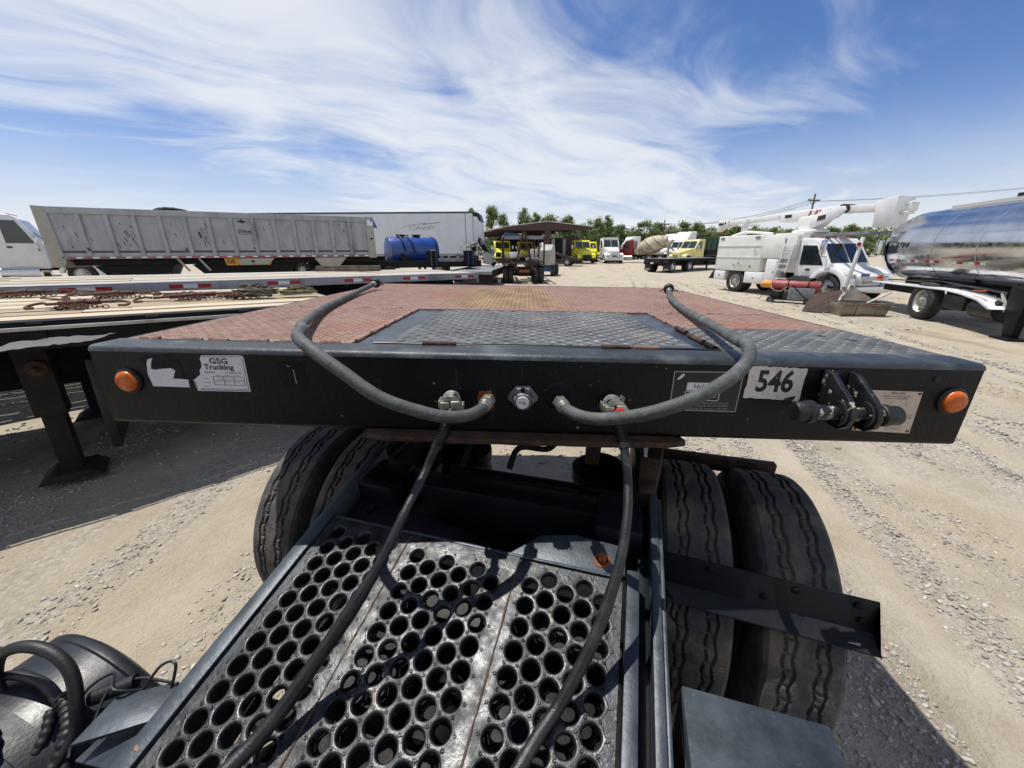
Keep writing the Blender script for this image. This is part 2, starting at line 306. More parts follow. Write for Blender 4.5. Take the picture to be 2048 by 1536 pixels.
# ------------------------------------------------------------ mesh helpers
class B:
    def __init__(s, xf=None): s.v = []; s.f = []; s.xf = xf
    def add(s, vs, fs):
        k = len(s.v)
        s.v += [tuple(s.xf @ V(p)) for p in vs] if s.xf else [tuple(p) for p in vs]
        s.f += [tuple(i+k for i in f) for f in fs]; return s
    def box(s, x0, x1, y0, y1, z0, z1):
        return s.add([(x0,y0,z0),(x1,y0,z0),(x1,y1,z0),(x0,y1,z0),(x0,y0,z1),(x1,y0,z1),(x1,y1,z1),(x0,y1,z1)],
                     [(3,2,1,0),(4,5,6,7),(0,1,5,4),(1,2,6,5),(2,3,7,6),(3,0,4,7)])
    def beam(s, p, q, w, h=None, up=(0,0,1)):
        h = h or w; p = V(p); q = V(q); d = (q-p).normalized(); u = V(up)
        if abs(d.dot(u)) > .98: u = V((0,1,0))
        a = d.cross(u).normalized()*w/2; b = a.cross(d).normalized()*h/2
        vs = [p-a-b, p+a-b, p+a+b, p-a+b, q-a-b, q+a-b, q+a+b, q-a+b]
        return s.add(vs, [(0,1,2,3),(7,6,5,4),(4,5,1,0),(5,6,2,1),(6,7,3,2),(7,4,0,3)])
    def lathe(s, prof, o, axis, n=24, a0=0, a1=2*PI):
        """prof: list of (radius, distance along axis)"""
        o = V(o); d = V(axis).normalized(); u = V((0,0,1)) if abs(d.z) < .9 else V((1,0,0)); a = d.cross(u).normalized(); b = a.cross(d)
        full = abs(a1-a0-2*PI) < 1e-6; m = n if full else n+1; vs = []; fs = []
        for r, h in prof:
            for i in range(m):
                t = a0+(a1-a0)*i/n; vs.append(o+d*h+(a*cos(t)+b*sin(t))*r)
        for j in range(len(prof)-1):
            for i in range(n):
                k = (i+1) % m; fs.append((j*m+i, j*m+k, (j+1)*m+k, (j+1)*m+i))
        return s.add(vs, fs)
    def cyl(s, p, q, r, r2=None, n=16, cap=True):
        p = V(p); q = V(q); h = (q-p).length; r2 = r if r2 is None else r2
        pr = [(r, 0), (r2, h)]
        if cap: pr = [(.0001, 0)]+pr+[(.0001, h)]
        return s.lathe(pr, p, q-p, n)
    def tube(s, pts, r, n=10, cap=True):
        pts = [V(p) for p in pts]; vs = []; fs = []; a = None
        rr = r if hasattr(r, '__len__') else [r]*len(pts)
        for i, p in enumerate(pts):
            d = (pts[min(i+1, len(pts)-1)]-pts[max(i-1, 0)]).normalized()
            if a is None:
                a = d.cross(V((0,0,1)) if abs(d.z) < .9 else V((1,0,0))).normalized()
            else: a = (a-d*a.dot(d)).normalized()
            b = d.cross(a)
            for j in range(n): t = 2*PI*j/n; vs.append(p+(a*cos(t)+b*sin(t))*rr[i])
        for i in range(len(pts)-1):
            for j in range(n): k = (j+1) % n; fs.append((i*n+j, i*n+k, (i+1)*n+k, (i+1)*n+j))
        if cap: fs.append(tuple(range(n))[::-1]); fs.append(tuple((len(pts)-1)*n+j for j in range(n)))
        return s.add(vs, fs)
    def prism(s, poly, axis, a0, a1):
        """poly 2-D in the plane normal to axis ('x': (y,z), 'y': (x,z), 'z': (x,y))"""
        f = {'x': lambda p, t: (t, p[0], p[1]), 'y': lambda p, t: (p[0], t, p[1]), 'z': lambda p, t: (p[0], p[1], t)}[axis]
        n = len(poly); vs = [f(p, a0) for p in poly]+[f(p, a1) for p in poly]
        fs = [tuple(range(n)), tuple(range(2*n-1, n-1, -1))]+[(i, i+n, (i+1) % n+n, (i+1) % n) for i in range(n)]
        return s.add(vs, fs)
    def poly(s, pts): return s.add(pts, [tuple(range(len(pts)))])
    def loft(s, secs, cap=True):
        n = len(secs[0]); vs = [p for c in secs for p in c]; fs = []
        for j in range(len(secs)-1):
            for i in range(n): k = (i+1) % n; fs.append((j*n+i, j*n+k, (j+1)*n+k, (j+1)*n+i))
        if cap: fs += [tuple(range(n))[::-1], tuple((len(secs)-1)*n+i for i in range(n))]
        return s.add(vs, fs)
    def grid(s, fn, nu, nv, wrapu=False):
        vs = [fn(i, j) for j in range(nv) for i in range(nu)]; fs = []
        for j in range(nv-1):
            for i in range(nu if wrapu else nu-1):
                k = (i+1) % nu; fs.append((j*nu+i, j*nu+k, (j+1)*nu+k, (j+1)*nu+i))
        return s.add(vs, fs)
    def mesh(s, name, m, bev=0, ang=35, seg=2, smooth=True, flip=True):
        me = bpy.data.meshes.new(name); me.from_pydata(s.v, [], s.f)
        bm = bmesh.new(); bm.from_mesh(me)
        if flip: bmesh.ops.recalc_face_normals(bm, faces=bm.faces)
        if bev:
            es = [e for e in bm.edges if len(e.link_faces) == 2 and e.calc_face_angle(0) > R(30)]
            bmesh.ops.bevel(bm, geom=es, offset=bev, segments=seg, profile=.5, affect='EDGES', clamp_overlap=True)
        bm.to_mesh(me); bm.free()
        if smooth:
            me.polygons.foreach_set('use_smooth', [True]*len(me.polygons)); me.set_sharp_from_angle(angle=R(ang))
        if m: me.materials.append(MATS[m])
        return me
    def build(s, name, m, parent=None, bev=0, **k):
        kw = {a: k.pop(a) for a in ('ang', 'seg', 'smooth', 'flip') if a in k}
        return obj(name, s.mesh(name, m, bev, **kw), parent, **k)
def obj(name, me, parent=None, loc=None, rot=None, label=None, kind=None, cat=None, group=None):
    o = bpy.data.objects.new(name, me); COL.objects.link(o)
    if parent: o.parent = parent
    if loc: o.location = loc
    if rot: o.rotation_euler = rot
    if label: o['label'] = label
    if kind: o['kind'] = kind
    if cat: o['category'] = cat
    if group: o['group'] = group
    return o
def thing(name, label, cat, loc=(0,0,0), rotz=0, group=None, rot=None):
    o = bpy.data.objects.new(name, None); COL.objects.link(o); o.location = loc; o.rotation_euler = rot or (0, 0, rotz)
    o.empty_display_size = .2; o['label'] = label; o['category'] = cat
    if group: o['group'] = group
    return o
def copy_tree(o, parent=None):
    c = o.copy(); COL.objects.link(c); c.parent = parent
    for ch in o.children: copy_tree(ch, c)
    return c
def text(name, s, size, m, parent, mtx, ext=.0006, align='CENTER', bold=0, shear=0, xs=1, label=None):
    cu = bpy.data.curves.new('t', 'FONT'); cu.body = s; cu.size = size; cu.align_x = align; cu.align_y = 'CENTER'; cu.offset = bold; cu.shear = shear; cu.resolution_u = 3
    o = bpy.data.objects.new('t', cu); COL.objects.link(o); dg = bpy.context.evaluated_depsgraph_get(); dg.update()
    me = bpy.data.meshes.new_from_object(o.evaluated_get(dg)); bpy.data.objects.remove(o)
    me.transform(mtx @ Matrix.Diagonal((xs, 1, 1, 1))); me.materials.clear(); me.materials.append(MATS[m]); me.name = name
    return obj(name, me, parent, label=label)
def spline(pts, k=8):
    """Catmull-Rom through pts"""
    P = [V(p) for p in pts]; P = [2*P[0]-P[1]]+P+[2*P[-1]-P[-2]]; o = []
    for i in range(1, len(P)-2):
        for j in range(k):
            t = j/k; a, b, c, d = P[i-1:i+3]
            o.append(.5*((2*b)+(c-a)*t+(2*a-5*b+4*c-d)*t*t+(3*b-a-3*c+d)*t**3))
    return o+[P[-2]]
def sstep(a, b, x): t = min(1, max(0, (x-a)/(b-a))); return t*t*(3-2*t)
def gh(x, y):
    """height of the yard"""
    z = .32*sstep(9, 15, y)*sstep(-3.5, -7, x) + .35*sstep(34, 52, y)
    return z
def ground_z(x, y):
    d = math.hypot(x, y); z = gh(x, y)
    if d < 60:
        z += .02*mnoise.fractal(V((x*.35, y*.35, 1)), 1, 2, 3)*min(1, max(0, d-1)/4)
        t = x*.97-y*.24+.17*mnoise.noise(V((x*.5, y*.5, 4)))
        for c0 in (1.66, 3.75, 6.1):
            d_ = abs(t-c0)
            if d_ < .6: z += -.025*max(0, 1-d_/.19)+.022*math.exp(-((d_-.28)/.09)**2)
        z += .022*mnoise.noise(V((x*1.9-y*.5, y*.30+x*.2, 4)))
        z += .012*mnoise.fractal(V((x*2.6, y*2.6, 9)), 1, 2, 3)
    return z
# ============================================================ GROUND
def build_ground():
    b = B(); NR, NA = 150, 220; vs = [(0, 0, ground_z(0, 0))]; fs = []
    rs = [.25*(1.055**i) for i in range(NR)]            # rings from .25 m to about 740 m
    rs = [r for r in rs if r < 700]+[1500, 3200]
    for r in rs:
        for j in range(NA):
            t = 2*PI*j/NA; x, y = r*cos(t), r*sin(t); vs.append((x, y, ground_z(x, y) if r < 400 else .35))
    for j in range(NA): fs.append((0, 1+j, 1+(j+1) % NA))
    for i in range(len(rs)-1):
        for j in range(NA): k = (j+1) % NA; fs.append((1+i*NA+j, 1+(i+1)*NA+j, 1+(i+1)*NA+k, 1+i*NA+k))
    b.add(vs, fs); return b.build('ground', 'ground', None, flip=False, ang=180, kind='structure')
build_ground()
def build_gravel():
    """loose limestone chips, one joined mesh; thick in streaks along the drive, thin between"""
    phi = (1+5**.5)/2
    ico = np.array([(-1,phi,0),(1,phi,0),(-1,-phi,0),(1,-phi,0),(0,-1,phi),(0,1,phi),(0,-1,-phi),(0,1,-phi),(phi,0,-1),(phi,0,1),(-phi,0,-1),(-phi,0,1)])/1.9
    fi = np.array([(0,11,5),(0,5,1),(0,1,7),(0,7,10),(0,10,11),(1,5,9),(5,11,4),(11,10,2),(10,7,6),(7,1,8),(3,9,4),(3,4,2),(3,2,6),(3,6,8),(3,8,9),(4,9,5),(2,4,11),(6,2,10),(8,6,7),(9,8,1)])
    P = []
    def scatter(n, x0, x1, y0, y1, s0, s1, thr):
        k = 0; t = 0
        while k < n and t < n*12:
            t += 1; x = random.uniform(x0, x1); y = random.uniform(y0, y1)
            den = .5+.5*mnoise.fractal(V((x*.9+y*.12, y*.22+x*.1, 3)), 1, 2, 4)+.25*mnoise.noise(V((x*3, y*1.2, 8)))
            t_ = x*.97-y*.24; dr_ = min(abs(t_-1.66), abs(t_-3.75), abs(t_-6.1))
            if x > .5: den += -.5 if dr_ < .16 else (.28 if dr_ < .42 else 0)
            if den < thr+random.uniform(-.22, .22): continue
            P.append((x, y, random.uniform(s0, s1)*random.choice((.6, .75, 1, 1, 1.3)))); k += 1
    scatter(6500, -4.2, -.6, .6, 4.5, .005, .014, .56)
    scatter(13000, .8, 4.6, .4, 4.5, .004, .013, .58)
    scatter(9000, 1.5, 9, 3, 9, .008, .020, .56)
    scatter(5000, -9, 2, 3, 9, .010, .024, .45)
    scatter(4000, -3, 16, 9, 24, .015, .035, .58)
    scatter(70, -4, 4, .8, 5, .018, .034, .40)
    n = len(P); v = np.empty((n, 12, 3), np.float32); tone = np.empty((n, 12), np.float32)
    for i, (x, y, r) in enumerate(P):
        M = np.array(Euler((random.uniform(-.5,.5), random.uniform(-.5,.5), random.uniform(0, 6.3))).to_matrix())
        sc = r*np.array((random.uniform(.8,1.5), random.uniform(.6,1), random.uniform(.35,.7)))
        v[i] = (ico*sc*rng.uniform(.75, 1.2, (12, 1)))@M.T+(x, y, ground_z(x, y)+r*.12); tone[i] = random.random()**1.3
    f = (fi[None]+12*np.arange(n)[:, None, None]).reshape(-1, 3)
    me = bpy.data.meshes.new('gravel'); me.vertices.add(n*12); me.vertices.foreach_set('co', v.ravel())
    me.loops.add(f.size); me.loops.foreach_set('vertex_index', f.ravel().astype(np.int32))
    me.polygons.add(len(f)); me.polygons.foreach_set('loop_start', np.arange(0, f.size, 3, dtype=np.int32)); me.polygons.foreach_set('loop_total', np.full(len(f), 3, np.int32))
    me.update(calc_edges=True); a = me.attributes.new('tone', 'FLOAT', 'POINT'); a.data.foreach_set('value', tone.ravel())
    me.materials.append(MATS['stone']); obj('gravel', me, kind='stuff', label='loose pale limestone chips scattered over the dirt yard')
build_gravel()

# ============================================================ GOOSENECK TRAILER
G = thing('gooseneck_trailer', 'black gooseneck trailer front with red tread plate deck and number 546 on its face', 'trailer', (.025, 1.037, 1.5736), rot=(R(-.3), R(.92), R(-2.2)))
HW = 1.25; DL = 2.38
def rrect(x0, x1, y0, y1, r, k=4, r_=None):
    o = []
    for cx, cy, a in ((x1-r, y0+r, -PI/2), (x1-r, y1-r, 0), (x0+r, y1-r, PI/2), (x0+r, y0+r, PI)):
        for i in range(k+1): t = a+PI/2*i/k; o.append((cx+r*cos(t), cy+r*sin(t)))
    return o
b = B(); b.prism(rrect(0, .095, -.24, .001, .016), 'x', -HW, HW); b.build('front_rail', 'black_paint', G, ang=50)
b = B(); b.prism([(.0975, -.010), (.0975, .0035), (.016, .0035), (.006, .001), (.0005, -.004), (-.0022, -.013), (.004, -.015), (.02, -.0035), (.09, -.0035)], 'x', -HW-.001, HW+.001); b.build('rail_lip', 'lip_steel', G, ang=60)
b = B(); b.box(-HW+.004, HW-.004, .0985, DL, -.19, -.016)
for x in np.arange(-1.1, 1.2, .36): b.box(x-.03, x+.03, .092, DL, -.235, -.192)
b.build('deck_frame', 'dark_steel', G)
b = B()
for s in (-1, 1): b.box(s*HW-.012, s*HW+.012, .097, DL+.02, -.23, .000)
b.box(-HW, HW, DL+.002, DL+.04, -.23, .002); b.build('side_rail', 'black_paint', G, bev=.006)
# the neck drops behind the deck to the low bed
b = B()
for s in (-.9, .9): b.prism([(DL+.05, -.02), (DL+1.3, -1.0), (DL+8, -1.0), (DL+8, -1.25), (DL+1.0, -1.25), (DL+.05, -.30)], 'x', s-.12, s+.12)
b.box(-HW, HW, DL+1.35, DL+8, -1.0, -.96); b.build('low_bed', 'dark_steel', G)
# smooth deck frame round the hatch
b = B(); b.box(-.515, .60, .098, .865, -.016, -.003); b.build('hatch_frame', 'worn_blue', G, bev=.002)
def ragged(pts, amp, step=.05):
    o = []
    for i, p in enumerate(pts):
        q = pts[(i+1) % len(pts)]; n = max(1, int(math.dist(p, q)/step))
        for j in range(n):
            t = j/n; a = amp if j else 0
            o.append((p[0]+(q[0]-p[0])*t+random.uniform(-a, a), p[1]+(q[1]-p[1])*t+random.uniform(-a, a)))
    return o
def inside(x, y, poly):
    c = False; j = len(poly)-1
    for i in range(len(poly)):
        (xi, yi), (xj, yj) = poly[i], poly[j]
        if (yi > y) != (yj > y) and x < (xj-xi)*(y-yi)/(yj-yi)+xi: c = not c
        j = i
    return c
def tread_plate(name, poly, m, z0, z1, pitch, label, big=1.0, parent=G):
    b = B(); b.prism(ragged(poly, .0025), 'z', z0, z1); o = b.build(name, m, parent, smooth=False, label=label)
    # raised lozenges of the tread, turned alternately left and right
    xs = [p[0] for p in poly]; ys = [p[1] for p in poly]; t = B(); l = pitch*.52*big; w = pitch*.12*big; h = .0023*big
    ni = int((max(xs)-min(xs))/pitch)+1; nj = int((max(ys)-min(ys))/pitch)+1
    for i in range(ni):
        for j in range(nj):
            x = min(xs)+(i+.5)*pitch+random.uniform(-.0012, .0012); y = min(ys)+(j+.5)*pitch+random.uniform(-.0012, .0012)
            if not all(inside(x+dx, y+dy, poly) for dx, dy in ((.012, .012), (-.012, .012), (.012, -.012), (-.012, -.012))): continue
            a = R(52) if (i+j) % 2 else R(-38); ca, sa = cos(a), sin(a)
            q = [(-l, 0), (-l*.5, -w), (l*.5, -w), (l, 0), (l*.5, w), (-l*.5, w)]; tq = [(-l*.55, 0), (l*.55, 0)]
            r = lambda p, z: (x+p[0]*ca-p[1]*sa, y+p[0]*sa+p[1]*ca, z)
            t.add([r(p, z1) for p in q]+[r((-l*.6, 0), z1+h), (r((l*.6, 0), z1+h))], [(0,1,6),(1,2,7,6),(2,3,7),(3,4,7),(4,5,6,7),(5,0,6)])
    t.build('tread', m, o, flip=False, ang=60, kind='stuff')
    return o
tread_plate('deck_plate', [(-1.235, .098), (-.525, .100), (-.522, .872), (-1.235, .872)], 'red_plate', -.012, .002, .023, 'red oxide tread plate on the near left of the deck')
tread_plate('deck_plate', [(-1.235, .880), (1.235, .874), (1.235, DL), (-1.235, DL)], 'red_plate', -.012, .0015, .025, 'wide red oxide tread plate with ochre scuff across the back of the deck')
tread_plate('deck_plate', [(.605, .484), (1.235, .484), (1.235, .868), (.605, .868)], 'red_plate', -.012, .002, .023, 'red oxide tread plate on the right of the hatch')
tread_plate('deck_plate', [(.605, .102), (1.246, .099), (1.248, .476), (.605, .476)], 'grey_plate', -.012, .003, .027, 'bare dark grey tread plate at the near right corner')
tread_plate('hatch', [(-.415, .108), (.525, .112), (.485, .825), (-.375, .825)], 'grey_plate', -.002, .007, .029, 'bare grey tread plate hatch lid in the middle of the deck', 1.15)
# weld beads and gaps along the plate edges
b = B()
def beads(p, q, n, l, z=.001):
    p = V(p); q = V(q); d = (q-p); ln = d.length; d.normalize()
    for i in range(n):
        c = p+d*(ln*(i+.5+random.uniform(-.15, .15))/n); k = max(3, int(l/.008)); pts = []
        for j in range(k+1): s = -l/2+l*j/k; pts.append((c.x+d.x*s, c.y+d.y*s+random.uniform(-.002, .002), z+random.uniform(-.001, .001)))
        b.tube(pts, [.0065*random.uniform(.7, 1.1) for _ in pts], 6)
beads((-1.2, .098, .003), (-.53, .099, .003), 6, .06, .004); beads((-.522, .1, 0), (-.522, .86, 0), 6, .05); beads((.604, .10, 0), (.604, .86, 0), 5, .04)
beads((-.5, .873, 0), (1.2, .87, 0), 9, .06); beads((-1.2, .876, 0), (-.53, .876, 0), 4, .05)
b.build('weld_bead', 'red_plate', G, kind='stuff')
b = B()
for x0, x1 in ((-1.13, -1.0), (-.95, -.84), (-.76, -.64)): b.box(x0, x1, .0935, .0985, .0034, .0046)
b.build('edge_gap', 'grille_black', G, smooth=False, kind='stuff')
# hatch hinges
for x0, y0, dx, dy, m in ((-.30, .098, .10, 0, 'rusty_steel'), (.24, .100, .085, 0, 'rusty_steel'), (.335, .101, .075, 0, 'red_plate'), (.593, .36, 0, .10, 'rusty_steel'), (.586, .20, 0, .12, 'rusty_steel'), (.583, .115, 0, .06, 'dark_steel')):
    b = B(); b.cyl((x0, y0, .006), (x0+dx, y0+dy, .006), .0085, n=12); b.build('hinge', m, G)
b = B(); b.tube(spline([(-.45, .098, .003), (-.42, .100, .005), (-.1, .103, .002), (.2, .104, .003), (.56, .103, .004), (.585, .104, .002)]), .0035, 6); b.build('hatch_gap_bead', 'grille_black', G)
for x in (-.09, -.03):
    b = B(); b.box(x-.012, x+.012, .795, .805, .0068, .0078); b.build('slot', 'grille_black', G)
for x, y in ((1.07, .36), (1.13, .30), (1.05, 2.0)):
    b = B(); b.cyl((x, y, .002), (x, y, .0042), .014, n=12); b.build('plug', 'grille_black', G)
# kingpin plate under the face
b = B(); pl = [(-.47, -.012), (-.40, -.028), (-.1, -.034), (.2, -.032), (.43, -.026), (.49, -.008), (.485, .02), (.40, 1.1), (-.40, 1.1), (-.475, .02)]
b.prism(ragged(pl, .003, .04), 'z', -.262, -.243); b.build('kingpin_plate', 'rusty_steel', G, bev=.004)
b = B(); b.box(-.46, .46, .0, .09, -.2435, -.238); b.build('lower_flange', 'rusty_steel', G)
# amber lamps
for x in (-1.155, 1.193):
    b = B(); b.lathe([(.0385, .002), (.0385, -.006), (.033, -.010), (.026, -.006)], (x, 0, -.1005), (0, 1, 0), 32); g = b.build('marker_lamp', 'rubber_black', G)
    b = B(); b.lathe([(.0315, -.004), (.031, -.013), (.027, -.0185), (.016, -.0205), (.0, -.021)], (x, 0, -.1005), (0, 1, 0), 32); b.build('lens', 'amber', g, ang=80)
def FX(x, z, y=-.0012):       # text lies on the face, facing the front
    return Matrix.Translation((x, y, z)) @ Matrix.Rotation(PI/2, 4, 'X')
def decal(name, poly, m, y=-.0006, label=None, parent=G, th=.0008):
    b = B(); b.prism(poly, 'y', y-th/2, y+th/2); return b.build(name, m, parent, smooth=False, label=label)
def lines(name, segs, w, m, parent, y):
    b = B()
    for (x0, z0), (x1, z1) in segs: b.beam((x0, y, z0), (x1, y, z1), w, .0006, up=(0, 1, 0))
    return b.build(name, m, parent, smooth=False)
# torn white sticker
st = decal('sticker', [(-1.088, -.048), (-1.082, -.035), (-1.066, -.030), (-1.072, -.040), (-1.080, -.063), (-1.068, -.066), (-1.045, -.062), (-1.018, -.060), (-1.008, -.068), (-1.014, -.078), (-1.020, -.092), (-1.008, -.092), (-.976, -.094), (-.978, -.118), (-1.088, -.117), (-1.094, -.080)], 'white_sticker', label='torn white sticker half scraped off')
decal('glue_residue', ragged([(-1.104, -.024), (-1.0, -.020), (-.985, -.060), (-.982, -.095), (-1.0, -.062), (-1.06, -.058), (-1.095, -.055)], .004, .012), 'dark_steel', y=-.0004)
# GSG Trucking sticker
st = decal('sticker', [(-.918, -.019)]+[(-.803, -.016), (-.797, -.019), (-.794, -.025), (-.795, -.127), (-.955, -.128), (-.960, -.092), (-.957, -.094), (-.944, -.083), (-.935, -.078), (-.934, -.064), (-.926, -.055), (-.923, -.042), (-.925, -.030)], 'white_sticker', label='white GSG Trucking service sticker with a torn left edge')
text('lettering', 'GSG', .023, 'ink', st, FX(-.871, -.0355), bold=.0007, xs=1.25)
text('lettering', 'Trucking', .0215, 'ink', st, FX(-.874, -.0535), bold=.0007, xs=1.14)
text('lettering', '00/264-5053', .0085, 'ink', st, FX(-.905, -.0695), xs=.75)
text('lettering', 'W Memphis, TN', .0085, 'ink', st, FX(-.836, -.0695), xs=.8)
for s, x in (('Date', -.884), ('Mileage', -.857), ('Hours', -.825)): text('lettering', s, .0042, 'ink', st, FX(x, -.0775))
for s, x, z in (('Serviced', -.922, -.088), ('Service Due', -.919, -.1005), ('Serviced', -.925, -.113)): text('lettering', s, .0046, 'ink', st, FX(x, z))
text('lettering', 'Work #', .0046, 'ink', st, FX(-.846, -.120))
T0, T1, U0, U1 = -.898, -.806, -.0815, -.1075
lines('printed_table', [((T0, z), (T1, z)) for z in (U0, (U0+U1)/2, U1)]+[((T0+(T1-T0)*k/3, U0), (T0+(T1-T0)*k/3, U1)) for k in range(4)], .0009, 'ink', st, -.0013)
lines('printed_border', [((-.917, -.0225), (-.803, -.020)), ((-.799, -.024), (-.799, -.123)), ((-.799, -.1245), (-.950, -.1245)), ((-.9525, -.121), (-.956, -.098)), ((-.942, -.1205), (-.856, -.1205)), ((-.836, -.1205), (-.803, -.1205))], .0011, 'ink', st, -.0013)
decal('faded_badge', ragged([(-.70, -.03), (-.62, -.032), (-.62, -.115), (-.69, -.113)], .003, .02), 'dark_steel', y=-.0003)
lines('scratch', [((-.655, -.055), (-.654, -.075)), ((-.654, -.075), (-.652, -.098)), ((-.672, -.043), (-.665, -.047))], .002, 'grey_line', G, -.0006)
# black warning plate
st = decal('warning_plate', [(.424, -.032), (.619, -.029), (.618, -.153), (.425, -.151)], 'ink', label='black warning plate with white border and small print')
lines('printed_border', [((.428, -.035), (.616, -.0325)), ((.616, -.0325), (.6145, -.150)), ((.6145, -.150), (.429, -.1485)), ((.429, -.1485), (.428, -.035))], .0022, 'grey_line', st, -.0013)
decal('printed_mark', [(.437, -.058), (.447, -.056), (.457, -.045), (.455, -.040), (.448, -.043)], 'white_sticker', -.0012, parent=st)
decal('printed_panel', [(.468, -.066), (.56, -.065), (.56, -.088), (.468, -.089)], 'white_sticker', -.0012, parent=st)
text('lettering', 'Haldex', .021, 'ink', st, FX(.516, -.0775, -.0019))
lines('printed_box', [((.466, -.092), (.562, -.091)), ((.562, -.091), (.560, -.118)), ((.560, -.118), (.468, -.119)), ((.468, -.119), (.466, -.092))], .0015, 'white_sticker', st, -.0015)
text('lettering', 'ABS', .012, 'white_sticker', st, FX(.542, -.105, -.0015))
for i, s in enumerate(('This trailer is equipped with an electronic', 'control unit for the ABS. BEFORE WELDING', 'disconnect the connector to the trailer')): text('lettering', s, .0068, 'grey_line', st, FX(.591, -.1255-.0085*i, -.0015), align='RIGHT')
# 546 plate
st = decal('number_sticker', ragged([(.632, -.014), (.785, -.018), (.783, -.112), (.629, -.107)], .0016, .008), 'worn_sticker', label='scuffed white sticker with the black number 546')
text('lettering', '546', .085, 'ink', st, FX(.706, -.060), bold=.0025, xs=.80)
decal('scuff', ragged([(.742, -.104), (.770, -.098), (.768, -.110), (.745, -.112)], .003, .006), 'ink', -.0012, parent=st)
# aluminium data plate
st = decal('data_plate', [(.958, -.075), (1.110, -.077), (1.115, -.203), (.954, -.198)], 'data_plate', th=.0015, label='dull aluminium data plate riveted beside the pipe bracket')
for s, x, z, k in (('TRAIL-EZE', 1.045, -.083, .0085), ('MFG BY DAKOTA MFG CO INC', 1.045, -.092, .0052), ('MITCHELL S.D. 1-800-232-5682', 1.045, -.0985, .0048), ('DATE OF MFG', .985, -.104, .0045), ('LB', 1.034, -.113, .0045), ('LB', 1.078, -.114, .0045), ('LB', 1.078, -.121, .0045),
    ('OF MOTOR VEHICLE', 1.087, -.149, .0045), ('THE MOTOR SAFETY', 1.087, -.156, .0045), ('STANDARDS IN EFFECT ON THE DATE', 1.04, -.172, .0045), ('OF MANUFACTURE SHOWN ABOVE', 1.03, -.178, .0045), ('VIN', 1.045, -.184, .0048), ('TYPE', 1.045, -.190, .0048)): text('lettering', s, k, 'ink', st, FX(x, z, -.0018))
lines('printed_rule', [((1.055, -.1855), (1.09, -.1858)), ((1.055, -.1915), (1.085, -.1918))], .0006, 'ink', st, -.0020)
for x, z in ((.964, -.082), (1.104, -.083), (1.107, -.196), (.961, -.193)):
    b = B(); b.lathe([(.0042, -.001), (.0038, -.003), (0, -.0042)], (x, 0, z), (0, 1, 0), 12); b.build('rivet', 'rust_orange', st)
# pipe bracket with two lugs
def lug_poly(z0): return [(p[0], p[1]+z0) for p in ((-.002, -.018), (-.030, -.020), (-.10, -.065), (-.122, -.088), (-.128, -.110), (-.120, -.135), (-.098, -.152), (-.070, -.154), (-.045, -.148), (-.002, -.112))]
for x, dz in ((.835, 0), (.902, -.005)):
    b = B(); b.prism(lug_poly(dz), 'x', x-.007, x+.007); b.build('bracket_lug', 'chip_paint', G, bev=.0015)
b = B(); b.box(.832, .905, -.006, -.001, -.125, -.020); b.build('bracket_back', 'chip_paint', G)
b = B(); b.cyl((.735, -.088, -.109), (.962, -.088, -.114), .0190, n=28); b.build('bracket_pipe', 'chip_pipe', G)
for x0, x1, z in ((.712, .76, -.1085), (.93, .978, -.1145)):
    b = B(); d = 1 if x0 < .9 else -1; a = x0 if d > 0 else x1
    b.lathe([(0, 0), (.023, 0), (.0255, .004), (.0255, .030), (.029, .032), (.029, .046), (.0265, .049), (.0215, .049)], (a, -.088, z), (d, 0, 0), 32); b.build('rubber_cap', 'rubber_black', G)
for x, dz in ((.826, 0), (.893, -.002)):
    b = B(); b.lathe([(.0215, 0), (.034, 0), (.034, .008), (.0215, .008)], (x, -.088, -.111+dz), (-1, 0, 0), 28); b.build('collar', 'chip_paint', G)
# seven way socket
b = B(); b.prism([(x+.008, z-.122) for x, z in ((-.019, .036), (.019, .036), (.044, .004), (.042, -.006), (.008, -.036), (-.008, -.036), (-.042, -.006), (-.044, .004))], 'y', -.010, -.0005); so = b.build('electric_socket', 'cast_alu', G, bev=.002)
b = B(); b.lathe([(.026, -.009), (.026, -.030), (.023, -.036), (.0175, -.037)], (.008, 0, -.125), (0, 1, 0), 32); b.box(-.010, .026, -.026, -.012, -.107, -.089); b.build('cover', 'cast_alu', so, bev=.0012)
b = B(); b.lathe([(.0178, -.0368), (.0172, -.040), (0, -.040)], (.008, 0, -.125), (0, 1, 0), 28); pd = b.build('cap_disc', 'white_sticker', so)
lines('printed_mark', [((-.002, -.124), (.006, -.123)), ((.008, -.127), (.018, -.127)), ((.010, -.123), (.014, -.121))], .002, 'ink', so, -.0412)
b = B(); b.tube(spline([(-.012, -.028, -.092), (-.012, -.038, -.098), (-.010, -.040, -.106)]), .0016, 6); b.tube(spline([(.028, -.028, -.092), (.028, -.038, -.098), (.026, -.040, -.106)]), .0016, 6); b.box(.002, .014, -.030, -.024, -.096, -.086); b.build('spring', 'dark_steel', so)
for x in (-.025, .041):
    b = B(); b.cyl((x, -.006, -.120), (x, -.015, -.120), .0065, n=6); b.build('bolt', 'cast_alu', so)
